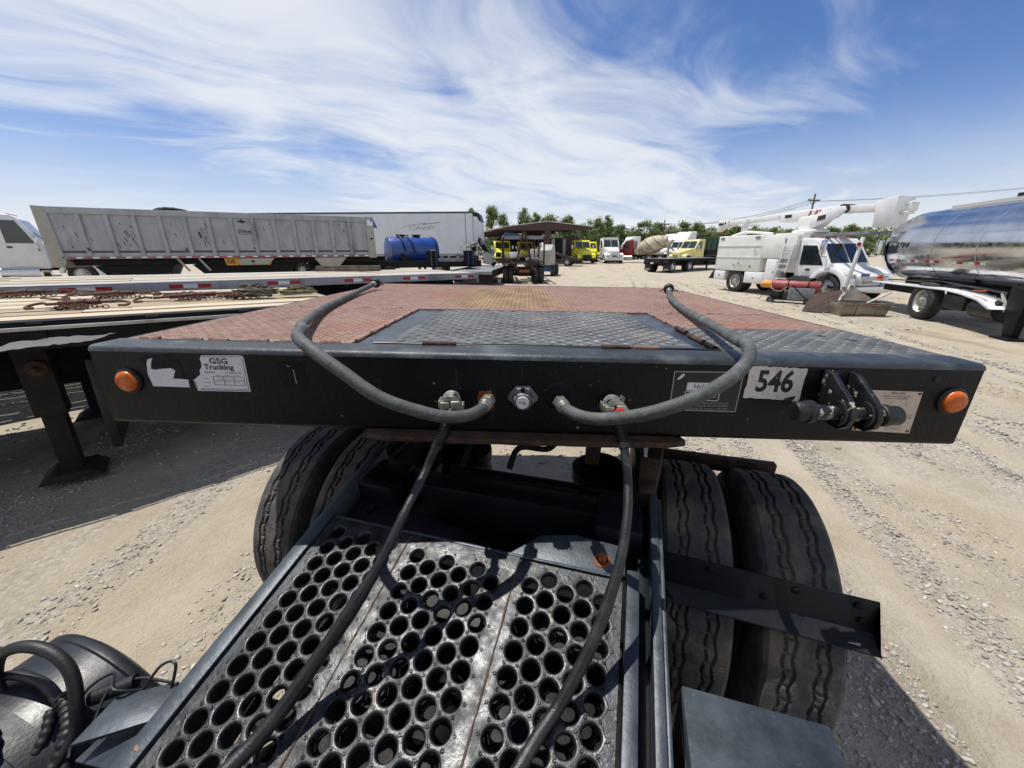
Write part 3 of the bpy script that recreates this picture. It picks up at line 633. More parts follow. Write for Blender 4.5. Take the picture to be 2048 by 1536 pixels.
# fitting bosses, rust stain and sealant
decal('rust_stain', ragged([(-.118, -.108), (-.085, -.104), (-.072, -.125), (-.075, -.160), (-.110, -.158), (-.122, -.135)], .004, .010), 'rust_orange', -.0004)
b = B(); b.lathe([(.0, -.004), (.038, -.004), (.043, 0)], (.112, 0, -.115), (0, 1, 0), 9); b.lathe([(.0, -.010), (.020, -.010), (.022, -.003)], (.116, 0, -.128), (0, 1, 0), 20); b.build('sealant', 'navy_paint', G)
for i in range(34):      # paint chips and mud spots on the face
    x = random.choice((random.uniform(-.7, .45), random.uniform(-.6, 1.2))); z = random.uniform(-.225, -.02); r = random.uniform(.0012, .004)
    decal('paint_chip', ragged([(x-r, z-r*.5), (x+r, z-r*.7), (x+r*.8, z+r*.6), (x-r*.7, z+r)], r*.3, r), random.choice(('grey_line', 'rust_orange', 'dark_steel')), -.0003)
for i in range(9):      # thin rust runs
    x = random.choice((-.42, -.20, -.10, .25, -.85, .66, 1.13, .02, .5))+random.uniform(-.02, .02); z = random.uniform(-.13, -.03); l = random.uniform(.03, .09)
    decal('rust_run', ragged([(x-.004, z), (x+.004, z), (x+.002, z-l), (x-.001, z-l-.01)], .0015, .012), 'dirty_steel', -.0002)
b = B(); b.cyl((1.135, -.003, -.040), (1.135, .004, -.040), .008, n=12); b.build('bolt_hole', 'rusty_steel', G)

# hydraulic hoses that loop out of the face and back over the deck
def in_G(pts): M = Matrix.Translation(G.location) @ G.rotation_euler.to_matrix().to_4x4(); return [M @ V(p) for p in pts]
def hose(label, pts, nut, end_dir):
    P = in_G(pts); o = P[0]; t = thing('hydraulic_hose', label, 'hose', tuple(o), group='hydraulic hoses looping over the deck')
    c = spline([p-o for p in P[2:]], 10)
    b = B(); b.tube(c, [.0158]*len(c), 20); h = b.build('hose', 'rubber_hose', t, ang=80)
    # wrapped cloth cover shows as faint spiral ridges
    b = B()
    for i in range(8, len(c)-6, 11):
        d = (c[i+1]-c[i]).normalized(); b.lathe([(.0156, -.0012), (.0163, 0), (.0156, .0012)], c[i], d, 20)
    b.build('wrap_ridge', 'rubber_hose', h, kind='stuff')
    q = [p-o for p in P[:3]]
    b = B(); b.tube([q[0], q[1]], .013, 14); b.build('stub', 'zinc', t)
    d1 = (q[2]-q[1]).normalized(); b = B(); b.cyl(q[1]-d1*.008, q[1]+d1*.014, .021, n=6); b.cyl(q[1]+d1*.014, q[1]+d1*.034, .0205, .0185, n=24); b.tube([q[1], q[2]], .016, 14); b.build('hex_nut', 'zinc', t, bev=.001)
    e = c[-1]; d = (c[-1]-c[-3]).normalized()
    b = B(); b.lathe([(.0172, -.06), (.0190, -.058), (.0190, -.048), (.0172, -.046), (.0172, -.036), (.0190, -.034), (.0190, -.022), (.0172, -.02)], e, d, 20); b.build('crimp_band', 'zinc', t)
    b = B(); b.lathe([(.019, -.012), (.030, -.012), (.033, -.006), (.033, .016), (.027, .022), (.0, .022)], e, d, 24)
    a = d.cross(V((0,0,1))).normalized()
    for s in (-1, 1): b.beam(e+a*s*.028, e+a*s*.058-V((0, 0, .014)), .011, .006)
    b.build('coupling', 'rubber_black', t, bev=.001); return t
hose('grey hydraulic hose looping left from the face over the red deck plate',
     [(-0.09, -0.0, -0.134), (-0.089, -0.04, -0.122), (-0.098, -0.085, -0.125), (-0.127, -0.13, -0.126), (-0.173, -0.16, -0.12), (-0.23, -0.18, -0.102), (-0.333, -0.19, -0.061), (-0.432, -0.17, -0.001), (-0.52, -0.13, 0.041), (-0.583, -0.07, 0.058), (-.632, .04, .056), (-.725, .208, .042), (-.90, .687, .024), (-1.035, 1.30, .023), (-1.085, 1.66, .035), (-1.082, 1.80, .050)], 0, 0)
hose('grey hydraulic hose looping right from the face past the number 546 sticker',
     [(0.116, 0.0, -0.133), (0.113, -0.04, -0.122), (0.122, -0.085, -0.121), (0.156, -0.13, -0.121), (0.204, -0.17, -0.11), (0.28, -0.21, -0.08), (0.359, -0.23, -0.042), (0.443, -0.21, -0.006), (0.515, -0.16, 0.022), (0.563, -0.1, 0.041), (0.578, -0.05, 0.058), (.590, .02, .054), (.672, .381, .040), (.775, .884, .024), (.865, 1.289, .024), (.925, 1.50, .035), (.950, 1.60, .058)], 0, 0)

# air lines from the cab to the gladhands
def air_line(label, gx, red, pts, rad, side):
    gp = in_G([(gx, 0, -.128)])[0]; t = thing('air_line', label, 'air line', tuple(gp), group='coiled-end air lines to the trailer face')
    hm = 'red_gladhand' if red else 'zinc'
    # gladhand pair: trailer half on the face, tractor half clamped over it
    b = B(); b.lathe([(.012, .0), (.014, -.020), (.024, -.026), (.026, -.040), (.016, -.044)], (0, 0, 0), (.1, 1, -.2), 20); b.build('trailer_gladhand', 'cast_alu' if red else 'zinc', t, bev=.001)
    b = B(); b.cyl((0, -.040, 0), (.005, -.052, -.002), .024, n=16); b.box(-.030, -.004, -.074, -.046, -.016, .012); b.box(.000, .026, -.078, -.050, -.014, .016)
    b.prism([(-.022, .012), (-.010, .030), (.012, .028), (.026, .016)], 'y', -.070, -.050); b.box(-.036, -.028, -.066, -.030, -.008, .014); b.box(.024, .034, -.070, -.040, -.018, .004); hd = b.build('tractor_gladhand', 'zinc', t, bev=.002)
    b = B(); b.prism([(.004, .006), (.018, .014), (.022, .036), (.012, .042), (.004, .026)], 'y', -.068, -.060); b.box(.002, .010, -.074, -.052, .0, .006); b.build('handle', 'cast_alu', hd, bev=.001)
    if red:
        b = B(); b.lathe([(.010, -.004), (.016, -.003), (.016, .003), (.010, .004)], (.008, -.082, -.004), (.1, 1, -.2), 16); b.box(-.012, .020, -.084, -.079, -.024, -.012); b.build('red_tag', 'red_gladhand', hd, bev=.0015)
    P = [V(p)-gp for p in pts]; c = spline(P, 8); b = B(); rr = [rad[0][0]+(rad[1][0]-rad[0][0])*sstep(rad[0][1]*8-4, rad[1][1]*8-4, i) for i in range(len(c))]; b.tube([V((.0, -.055, -.01))]+c, [.0113]+rr, 16); b.build('hose', 'air_hose', t, ang=80)
    # coil spring strain relief
    b = B(); L0 = 0; sp = []; acc = [0]
    for i in range(1, len(c)): acc.append(acc[-1]+(c[i]-c[i-1]).length)
    def at(s):
        for i in range(1, len(c)):
            if acc[i] >= s: k = (s-acc[i-1])/(acc[i]-acc[i-1]); return c[i-1].lerp(c[i], k), (c[i]-c[i-1]).normalized()
        return c[-1], (c[-1]-c[-2]).normalized()
    for i in range(0, 11*12):
        s = .004+.062*i/131; p, d = at(s); u = d.cross(V((0,0,1))).normalized(); w = u.cross(d); a = 2*PI*i/12
        sp.append(p+(u*cos(a)+w*sin(a))*.0150)
    b.tube(sp, .0017, 6); b.build('spring_guard', 'dark_steel', t)
    b = B(); p, d = at(.070); b.lathe([(.0115, -.006), (.0145, -.006), (.0145, .008), (.0115, .008)], p, d, 16); p, d = at(0); b.lathe([(.0, -.012), (.013, -.012), (.014, .006), (.0115, .006)], p, d, 12); b.build('ferrule', 'rubber_black', t, kind='stuff')
    return t
air_line('black air line with coil spring running from left gladhand over the catwalk', -.190, False, [(-.171, .93, 1.425), (-.182, .900, 1.395), (-.205, .885, 1.355), (-.225, .870, 1.310), (-.262, .775, 1.250), (-.303, .712, 1.175), (-.365, .652, 1.085), (-.429, .600, 1.005), (-.476, .548, .952), (-.522, .495, .916), (-.58, .42, .897), (-.66, .30, .877), (-.75, .1, .86)], [(.0112, 5.5), (.0162, 6.5)], -1)
air_line('black air line hanging from red tagged gladhand on the right of the socket', .258, True, [(.276, .93, 1.425), (.285, .885, 1.386), (.287, .835, 1.325), (.274, .765, 1.262), (.248, .700, 1.192), (.214, .650, 1.120), (.183, .612, 1.070), (.154, .585, 1.026), (.122, .557, .987), (.092, .533, .955), (.055, .50, .938), (.01, .45, .922), (-.05, .38, .905), (-.12, .28, .88), (-.2, .1, .85)], [(.0115, 4), (.0135, 6)], 1)

# ============================================================ TRACTOR BEHIND WHOSE CAB WE STAND
TR = thing('truck_tractor', 'black road tractor with perforated catwalk and dual rear tyres under the trailer face', 'truck', (-.27, .962, 0), rotz=R(-16.377))
TILT = Matrix.Translation((0, 0, 1.0)) @ Matrix.Rotation(R(13.99), 4, 'X')
def clip_poly(p, x0, x1, y0, y1):
    for ax, lim, sg in ((0, x0, 1), (0, x1, -1), (1, y0, 1), (1, y1, -1)):
        o = []
        for i in range(len(p)):
            a, c = p[i-1], p[i]; da = (a[ax]-lim)*sg; dc = (c[ax]-lim)*sg
            if da*dc < 0: t = da/(da-dc); o.append((a[0]+(c[0]-a[0])*t, a[1]+(c[1]-a[1])*t))
            if dc >= 0: o.append(c)
        p = o
        if len(p) < 3: return []
    return p
def perf_panel(x0, x1, y0, y1, cx0, ncol, cy0):
    """one catwalk plank: hexagonal field of flared holes with a small pierced button between every three"""
    p = .0548; s = .0484; b = B(TILT); bt = B(TILT); rh = p/math.sqrt(3); K = 24
    for i in range(-2, int((x1-x0)/s)+4):
        for j in range(-2, int((y1-y0)/p)+4):
            cx = cx0+(i-1)*s; cy = cy0-j*p+(p/2 if (i-1) % 2 else 0)+p
            hexa = [(cx+rh*cos(R(60*k)), cy+rh*sin(R(60*k))) for k in range(6)]
            holed = 0 <= i-1 < ncol and y0+.03 < cy < y1-.038
            if not holed:
                q = clip_poly(hexa, x0, x1, y0, y1)
                if q: b.add([(a, c, 0) for a, c in q], [tuple(range(len(q)))])
                continue
            rings = []
            hx = []
            for k in range(K):
                t = 2*PI*k/K; m = int(k//(K/6)); f = (k % (K//6))/(K/6); a = hexa[m]; c = hexa[(m+1) % 6]; hx.append((a[0]+(c[0]-a[0])*f, a[1]+(c[1]-a[1])*f, 0))
            rings.append(hx)
            for r, z in ((.0245, .0003), (.0226, -.0010), (.0210, -.0036), (.0202, -.0075), (.0200, -.016)): rings.append([(cx+r*cos(2*PI*k/K), cy+r*sin(2*PI*k/K), z) for k in range(K)])
            b.loft(rings, cap=False)
            for k in ((0, 1, 2, 3, 4, 5) if (i-1 in (0, ncol-1) or j < 3) else (0, 1)):
                t = R(60*k); bx, by = cx+rh*cos(t), cy+rh*sin(t)
                if x0+.006 < bx < x1-.006 and y0 < by < y1-.006:
                    bt.lathe([(.0046, -.0006), (.0042, .0020), (.0030, .0026), (.0018, .0022), (.0016, -.0004), (0, -.0006)], (bx, by, 0), (0, 0, 1), 8)
    b.box(x0, x0+.004, y0, y1, -.02, -.001); b.box(x1-.004, x1, y0, y1, -.02, -.001); b.box(x0+.004, x1-.004, y1-.004, y1, -.02, -.001)
    o = b.build('catwalk_panel', 'catwalk', TR, ang=40); bt.build('button', 'catwalk', o, kind='stuff', ang=50); return o
perf_panel(-.349, -.056, -1.05, .020, -.298, 5, -.030)
perf_panel(-.052, .298, -1.05, .018, -.004, 6, -.045)
perf_panel(.302, .588, -1.05, .012, .346, 5, -.056)
for x in (-.054, .300):
    pts = [(x+random.uniform(-.001, .001), -1.05+i*.02, random.uniform(-.0005, .0012)) for i in range(54)]
    b = B(TILT); b.tube(pts, [.0030*random.uniform(.6, 1.2) for _ in pts], 6); b.build('seam_weld', 'weld_rust', TR)
b = B(TILT); b.box(-.349, .588, .021, .030, -.03, -.002); b.build('end_strip', 'worn_blue', TR, bev=.002)
# frame rails
b = B(TILT); b.box(-.402, -.358, -1.15, .36, -.26, .006); b.build('frame_rail', 'worn_blue', TR, bev=.004)
b = B(TILT); b.box(.599, .631, -1.15, .05, -.05, .003); b.build('deck_angle', 'worn_blue', TR, bev=.003)
b = B(TILT); b.box(.634, .664, -1.15, .36, -.20, -.075); b.build('rail_web', 'navy_paint', TR, bev=.002)
b = B(TILT); b.box(.6645, .688, -1.15, .36, -.26, -.012); b.box(.689, .699, -1.15, .34, -.26, -.016); b.build('frame_rail', 'worn_blue', TR, bev=.003)
for y in (-.8, -.45, -.1):
    b = B(TILT); b.box(-.356, .634, y-.03, y+.03, -.25, -.15); b.build('crossmember', 'dark_steel', TR)
# plates behind the catwalk with the rusty bolt
b = B(TILT); b.prism([(.26, .034), (.595, .034), (.595, .130), (.44, .140), (.34, .115)], 'z', -.030, -.014); b.build('cover_plate', 'worn_blue', TR, bev=.003)
b = B(TILT); b.prism([(-.34, .034), (.09, .034), (.08, .10), (-.34, .16)], 'z', -.055, -.042); b.build('cover_plate', 'navy_paint', TR, bev=.003)
b = B(TILT); b.lathe([(.0, .0), (.024, .0), (.023, .003), (.017, .0035)], (.530, .072, -.014), (0, 0, 1), 28); wa = b.build('washer', 'rust_orange', TR)
b = B(TILT); b.cyl((.530, .072, -.012), (.530, .072, .004), .0135, n=6); b.build('bolt_head', 'rust_orange', wa, bev=.0015)
b = B(TILT); b.lathe([(.0, .0), (.024, .0), (.023, .003), (.017, .0035)], (-.27, .10, -.042), (0, 0, 1), 28); b.cyl((-.27, .10, -.04), (-.27, .10, -.024), .0135, n=6); b.build('bolt', 'dark_steel', TR)
# driveline and the rear of the cab behind the viewer
b = B(); b.cyl((.12, -1.6, .62), (.12, .45, .55), .055, n=16); b.lathe([(.055, -.09), (.10, -.06), (.10, .06), (.055, .09)], (.12, -.25, .575), (0, 1, 0), 16); b.build('driveshaft', 'dark_steel', TR)
b = B(); b.box(-.33, .05, -.30, .22, .42, .70); b.build('hole_shade_box', 'dark_steel', TR, bev=.01); b = B(); b.box(.20, .60, -.28, .22, .40, .68); b.build('hole_shade_box', 'dark_steel', TR, bev=.01)  # dark boxes added to keep sunlit ground from showing through the catwalk holes
for x0, x1 in ((-.34, -.06), (.28, .62)):
    b = B(); b.box(x0, x1, -1.4, -.31, .36, .38); b.build('hole_shade_plate', 'dark_steel', TR)  # unseen plates added below to darken the outer catwalk holes
for x, y, r in ((-.20, -.62, .11), (.42, -.55, .10)):
    b = B(); b.lathe([(0, -.25), (r*.8, -.24), (r, -.20), (r, .20), (r*.8, .24), (0, .25)], (x, y, .55), (0, 1, 0), 20); b.build('air_tank', 'dark_steel', TR)
b = B(); b.prism([(-2.20, .95), (-2.16, 3.3), (-2.6, 3.75), (-4.0, 3.75), (-4.3, 2.6), (-4.3, .95)], 'x', -1.08, 1.32); b.build('cab', 'navy_paint', TR, bev=.06)
# suspension, axle and fifth wheel in the shade under the trailer
b = B(); b.box(-.36, .64, .24, .34, .88, 1.03); b.box(-.36, -.22, .16, .34, .86, 1.05); b.box(.50, .64, .16, .34, .86, 1.05); b.build('crossmember', 'navy_paint', TR, bev=.008)
b = B(); b.box(-.36, .64, 1.25, 1.35, .78, .98); b.build('crossmember', 'navy_paint', TR, bev=.008)
b = B(); b.cyl((-.95, .65, .5), (1.2, .65, .5), .07, n=16); b.lathe([(.07, -.22), (.19, -.08), (.20, .08), (.07, .22)], (.12, .65, .5), (1, 0, 0), 20); b.build('drive_axle', 'dark_steel', TR)
for s in (-1, 1):
    b = B(); b.box(.12+s*.53-.02, .12+s*.53+.02, .36, 1.7, .72, .98); b.build('frame_rail', 'dark_steel', TR, bev=.004)
    b = B(); b.lathe([(.10, 0), (.14, .03), (.14, .09), (.11, .12), (.14, .15), (.14, .21), (.10, .24)], (.12+s*.36, .88, .62), (0, 0, 1), 20); b.build('air_bag', 'rubber_black', TR)
    b = B(); b.beam((.12+s*.30, .30, .93), (.12+s*.34, .62, .60), .05, .08); b.build('radius_rod', 'dark_steel', TR, bev=.005)
b = B(); b.prism([(-.30, .50), (.54, .50), (.60, .75), (.55, 1.15), (.25, 1.30), (.20, .95), (.12, .85), (.04, .95), (-.01, 1.30), (-.31, 1.15), (-.36, .75)], 'z', 1.22, 1.262)
for s in (-.33, .33): b.prism([(.60, 1.0), (1.05, 1.0), (.92, 1.22), (.72, 1.22)], 'x', .12+s-.03, .12+s+.03)
b.build('fifth_wheel', 'rusty_steel', TR, bev=.006)
b = B(); b.cyl((-.10, .42, .98), (.42, .42, .98), .035, n=14); b.cyl((.30, .44, .93), (.58, .44, .93), .055, n=16); b.tube(spline([(.15, .40, 1.05), (.18, .45, 1.12), (.28, .55, 1.08), (.33, .62, 1.15)]), .012, 8); b.tube(spline([(-.05, .40, 1.02), (-.02, .5, 1.12), (.05, .7, 1.1)]), .010, 8); b.build('air_valve', 'dark_steel', TR)
b = B(); b.beam((.655, .36, 1.02), (.70, .62, 1.06), .05, .12); b.beam((.66, .33, .94), (.66, .47, 1.14), .06, .04); b.build('rail_bracket', 'rusty_steel', TR, bev=.006)
# tyres with worn zigzag grooves
def tread_tyre(R0=.5, w=.235, nu=900):
    prof = []   # (v, radius) across: sidewall, shoulder, tread, shoulder, sidewall
    hw = w/2; tv = hw*.90
    ws = [(-hw*.80, R0*.56), (-hw*1.02, R0*.64), (-hw*1.08, R0*.76), (-hw*1.04, R0*.88), (-hw*.98, R0*.945), (-hw*.93, R0*.972)]
    ntr = 64; tr = [(-tv+2*tv*i/(ntr-1)) for i in range(ntr)]
    def zig(u, ph): x = (u*32+ph) % 1; return (4*abs(x-.5)-1)
    def depth(u, v):
        g = 0; cuts = ((-.56, 0), (-.31, .12), (.29, .45), (.55, .57))
        for k, (c, ph) in enumerate(cuts):
            d = abs(v/tv-c-.050*zig(u, ph)); g = max(g, 1-min(1, d/.055))
        x = (u*64) % 1                         # short cross cuts joining each pair of grooves
        for a, c in ((-.56, -.31), (.29, .55)):
            if a < v/tv < c: g = max(g, (1-min(1, abs(x-.5)/.14))*.95)
        return min(1, g*1.8)*.0105
    b = B(); rows = []
    for v, r in ws: rows.append([(v, r*cos(2*PI*i/nu), r*sin(2*PI*i/nu)) for i in range(nu)])
    for v in tr:
        q = v/tv; crown = R0*(1-.010*q*q)-.008*max(0, abs(q)-.93)/.07; row = []
        for i in range(nu):
            u = i/nu; r = crown-depth(u, v)+.0012*mnoise.noise(V((cos(2*PI*u)*9, sin(2*PI*u)*9, q*4))); row.append((v, r*cos(2*PI*u), r*sin(2*PI*u)))
        rows.append(row)
    for v, r in reversed(ws): rows.append([(-v, r*cos(2*PI*i/nu), r*sin(2*PI*i/nu)) for i in range(nu)])
    b.loft(rows, cap=False); return b.mesh('tyre', 'tyre', ang=55)
ME_T = tread_tyre()
b = B(); b.lathe([(.285, -.10), (.285, .10), (.27, .10), (.255, .02), (.13, -.01), (.11, .05), (.0, .05)], (0, 0, 0), (1, 0, 0), 32); ME_R = b.mesh('rim', 'rim_white')
for x in (.842, 1.150, -.895, -.600):
    y = .655; t = obj('tyre', ME_T, TR, loc=(x, y, .482), rot=(random.uniform(0, 6), 0, 0)); r = obj('rim', ME_R, t)
    if x < .12: r.rotation_euler = (0, 0, PI)
# fender brackets
b = B(); b.loft([[(x, y, z-dz) for y, z in ((.255, .925), (.260, .925), (.245, .825), (.185, .800), (.185, .795), (.240, .820))] for x, dz in ((.70, 0), (1.31, .036))]); b.build('mudguard_bracket', 'navy_paint', TR, bev=.002)
for x in (.86, 1.02, 1.10, 1.26, 1.275):
    z = (.90 if x in (.86, 1.10, 1.26) else .855)-.036*(x-.70)/.61; b = B(); b.lathe([(.0, -.004), (.011, -.003), (.013, 0)], (x, .2525-(.925-.036*(x-.70)/.61-z)*.15, z), (0, 1, .15), 14); b.build('plug', 'dark_steel', TR)
b = B(); b.box(1.235, 1.265, .200, .210, .772, .7755); b.build('slot', 'grey_line', TR)
b = B(); b.prism([(.945, .93), (.985, .93), (.985, .89), (.950, .86)], 'x', .70, 1.25); b.build('mudguard_bracket', 'rusty_steel', TR, bev=.003)
b = B(); b.box(.702, .716, .05, .26, .76, .92); b.box(.716, .722, .10, .12, .66, .76); b.tube(spline([(.74, .20, .82), (.76, .19, .79), (.755, .18, .75), (.78, .17, .72)]), .004, 6); b.build('bracket_foot', 'dark_steel', TR)
# step box on the right
b = B(); b.box(.752, 1.075, -.95, -.075, .36, .80); b.build('step_box', 'worn_blue', TR, bev=.006)
b = B(); b.box(.748, .751, -.9, -.12, .42, .76); b.build('box_liner', 'timber', TR)
# fuel tank on the left with straps, hoses and wiring
FT = (-.865, .50); b = B(); b.lathe([(.0, -.02), (.16, -.016), (.27, 0), (.296, .012), (.303, .022), (.303, .036), (.297, .04), (.297, 1.2)], (FT[0], -.40, FT[1]), (0, -1, 0), 56); ft = b.build('fuel_tank', 'tank_paint', TR, ang=50)
for y in (-.62, -1.0):
    b = B(); b.lathe([(.298, -.028), (.302, -.028), (.302, .028), (.298, .028)], (FT[0], y, FT[1]), (0, 1, 0), 48); b.build('strap', 'rubber_black', ft)
b = B(); b.box(-.57, -.41, -1.15, -.46, .44, .52); b.prism([(-.60, .74), (-.42, .80), (-.42, .79), (-.60, .73)], 'y', -.60, -.44); b.build('tank_bracket', 'worn_blue', TR, bev=.003)
b = B(); b.prism([(-.60, -.50), (-.49, -.43), (-.44, -.50), (-.58, -.60)], 'z', .795, .805); b.build('scuffed_plate', 'worn_blue', TR, bev=.002)
b = B(); b.tube(spline([(-.91, -.575, .78), (-.93, -.562, .83), (-.89, -.548, .90), (-.815, -.53, .935), (-.745, -.517, .925), (-.69, -.52, .885), (-.655, -.545, .82), (-.645, -.58, .75), (-.65, -.70, .68), (-.62, -1.0, .62)]), .0138, 14); b.build('hose', 'rubber_black', TR, ang=80)
b = B(); b.tube(spline([(-.96, -.60, .80), (-.92, -.548, .815), (-.83, -.535, .815), (-.76, -.54, .80), (-.69, -.56, .76), (-.62, -.62, .70)]), .012, 12); b.build('hose', 'rubber_black', TR, ang=80)
def corrugated(pts, r, name='conduit'):
    c = spline(pts, 14); b = B(); rr = [r*(1 if (i//2) % 2 else .84) for i in range(len(c))]; b.tube(c, rr, 12); b.build(name, 'rubber_black', TR, ang=30)
corrugated([(-.74, -.535, .80), (-.70, -.55, .785), (-.66, -.58, .755), (-.645, -.64, .71), (-.63, -.80, .66), (-.62, -1.0, .64)], .015)
corrugated([(-.735, -.56, .79), (-.705, -.60, .755), (-.70, -.66, .72), (-.69, -.8, .68), (-.68, -1.0, .66)], .012)
corrugated([(-.93, -.655, .812), (-.87, -.632, .806), (-.82, -.63, .80), (-.75, -.655, .79), (-.70, -.74, .76), (-.66, -.95, .70)], .015)
b = B(); b.tube(spline([(-1.0, -.66, .800), (-.95, -.655, .815), (-.92, -.655, .812)]), .006, 8); b.tube(spline([(-1.0, -.675, .80), (-.95, -.665, .81), (-.92, -.66, .808)]), .005, 8); b.build('wire', 'rubber_black', TR)
for pts in ([(-.62, -.60, .74), (-.70, -.52, .79), (-.66, -.47, .82), (-.60, -.50, .83), (-.56, -.47, .80)], [(-.56, -.47, .80), (-.54, -.43, .84), (-.50, -.42, .85), (-.49, -.45, .80)], [(-.60, -.55, .79), (-.62, -.50, .82), (-.58, -.46, .82), (-.50, -.44, .81)]):
    b = B(); b.tube(spline(pts), .0035, 8); b.build('wire', 'rubber_black', TR)
b = B(); b.cyl((-.66, -.52, .80), (-.585, -.465, .815), .017, n=16); b.build('connector', 'rubber_black', TR)
# ============================================================ VEHICLE HELPERS
_WM = {}
def wheel(parent, x, y, z, Rr=.5, w=.26, side=1, rim='rim_white', dual=False, name='tyre'):
    """side: +1 when the outer face looks to +y"""
    k = (Rr, w, rim)
    if k not in _WM:
        b = B(); hw = w/2; b.lathe([(Rr*.58, -hw*.75), (Rr*.62, -hw*.98), (Rr*.80, -hw*1.05), (Rr*.93, -hw*.98), (Rr*.985, -hw*.82), (Rr, -hw*.6), (Rr*.985, -hw*.33), (Rr*.985, -hw*.27), (Rr, -hw*.24), (Rr, hw*.24), (Rr*.985, hw*.27), (Rr*.985, hw*.33), (Rr, hw*.6), (Rr*.985, hw*.82), (Rr*.93, hw*.98), (Rr*.80, hw*1.05), (Rr*.62, hw*.98), (Rr*.58, hw*.75)], (0,0,0), (0,1,0), 36)
        t = b.mesh('tyre', 'tyre_far')
        b = B(); b.lathe([(Rr*.60, -hw*.7), (Rr*.61, hw*.82), (Rr*.58, hw*.86), (Rr*.54, hw*.62), (Rr*.50, hw*.20), (Rr*.34, hw*.34), (Rr*.33, hw*.55), (Rr*.20, hw*.58), (Rr*.19, hw*.95), (Rr*.15, hw*1.05), (0, hw*1.05)], (0,0,0), (0,1,0), 30)
        for i in range(10):
            a = 2*PI*i/10; b.cyl((Rr*.27*cos(a), hw*.5, Rr*.27*sin(a)), (Rr*.27*cos(a), hw*.72, Rr*.27*sin(a)), Rr*.028, n=6)
        r = b.mesh('rim', rim)
        b = B()
        for i in range(10):
            a = 2*PI*(i+.5)/10; c = V((Rr*.425*cos(a), hw*.285, Rr*.425*sin(a))); b.cyl(c-V((0, hw*.05, 0)), c+V((0, hw*.02, 0)), Rr*.040, n=8)
        h = b.mesh('hand_holes', 'grille_black'); _WM[k] = (t, r, h)
    t, r, h = _WM[k]; rot = (0, 0, 0 if side > 0 else PI)
    o = obj(name, t, parent, loc=(x, y, z), rot=rot); ri = obj('rim', r, o); obj('hand_holes', h, o)
    if dual: obj(name, t, parent, loc=(x, y-side*(w+.06), z), rot=rot)
    return o
def sides(f):
    for s in (-1, 1): f(s)
def arch(x, z, r1, r0, a0, a1, n=14):
    return [(x+r1*cos(R(a0+(a1-a0)*i/n)), z+r1*sin(R(a0+(a1-a0)*i/n))) for i in range(n+1)]+[(x+r0*cos(R(a1+(a0-a1)*i/n)), z+r0*sin(R(a1+(a0-a1)*i/n))) for i in range(n+1)]
def rr_yz(x, hw, z0, z1, r, k=4, top=None):
    top = hw if top is None else top; o = []
    for (cy, cz, a) in ((hw-r, z0+r, -90), (top-r, z1-r, 0), (-top+r, z1-r, 90), (-hw+r, z0+r, 180)):
        for i in range(k+1): t = R(a+90*i/k); o.append((x, cy+r*cos(t), cz+r*sin(t)))
    return o
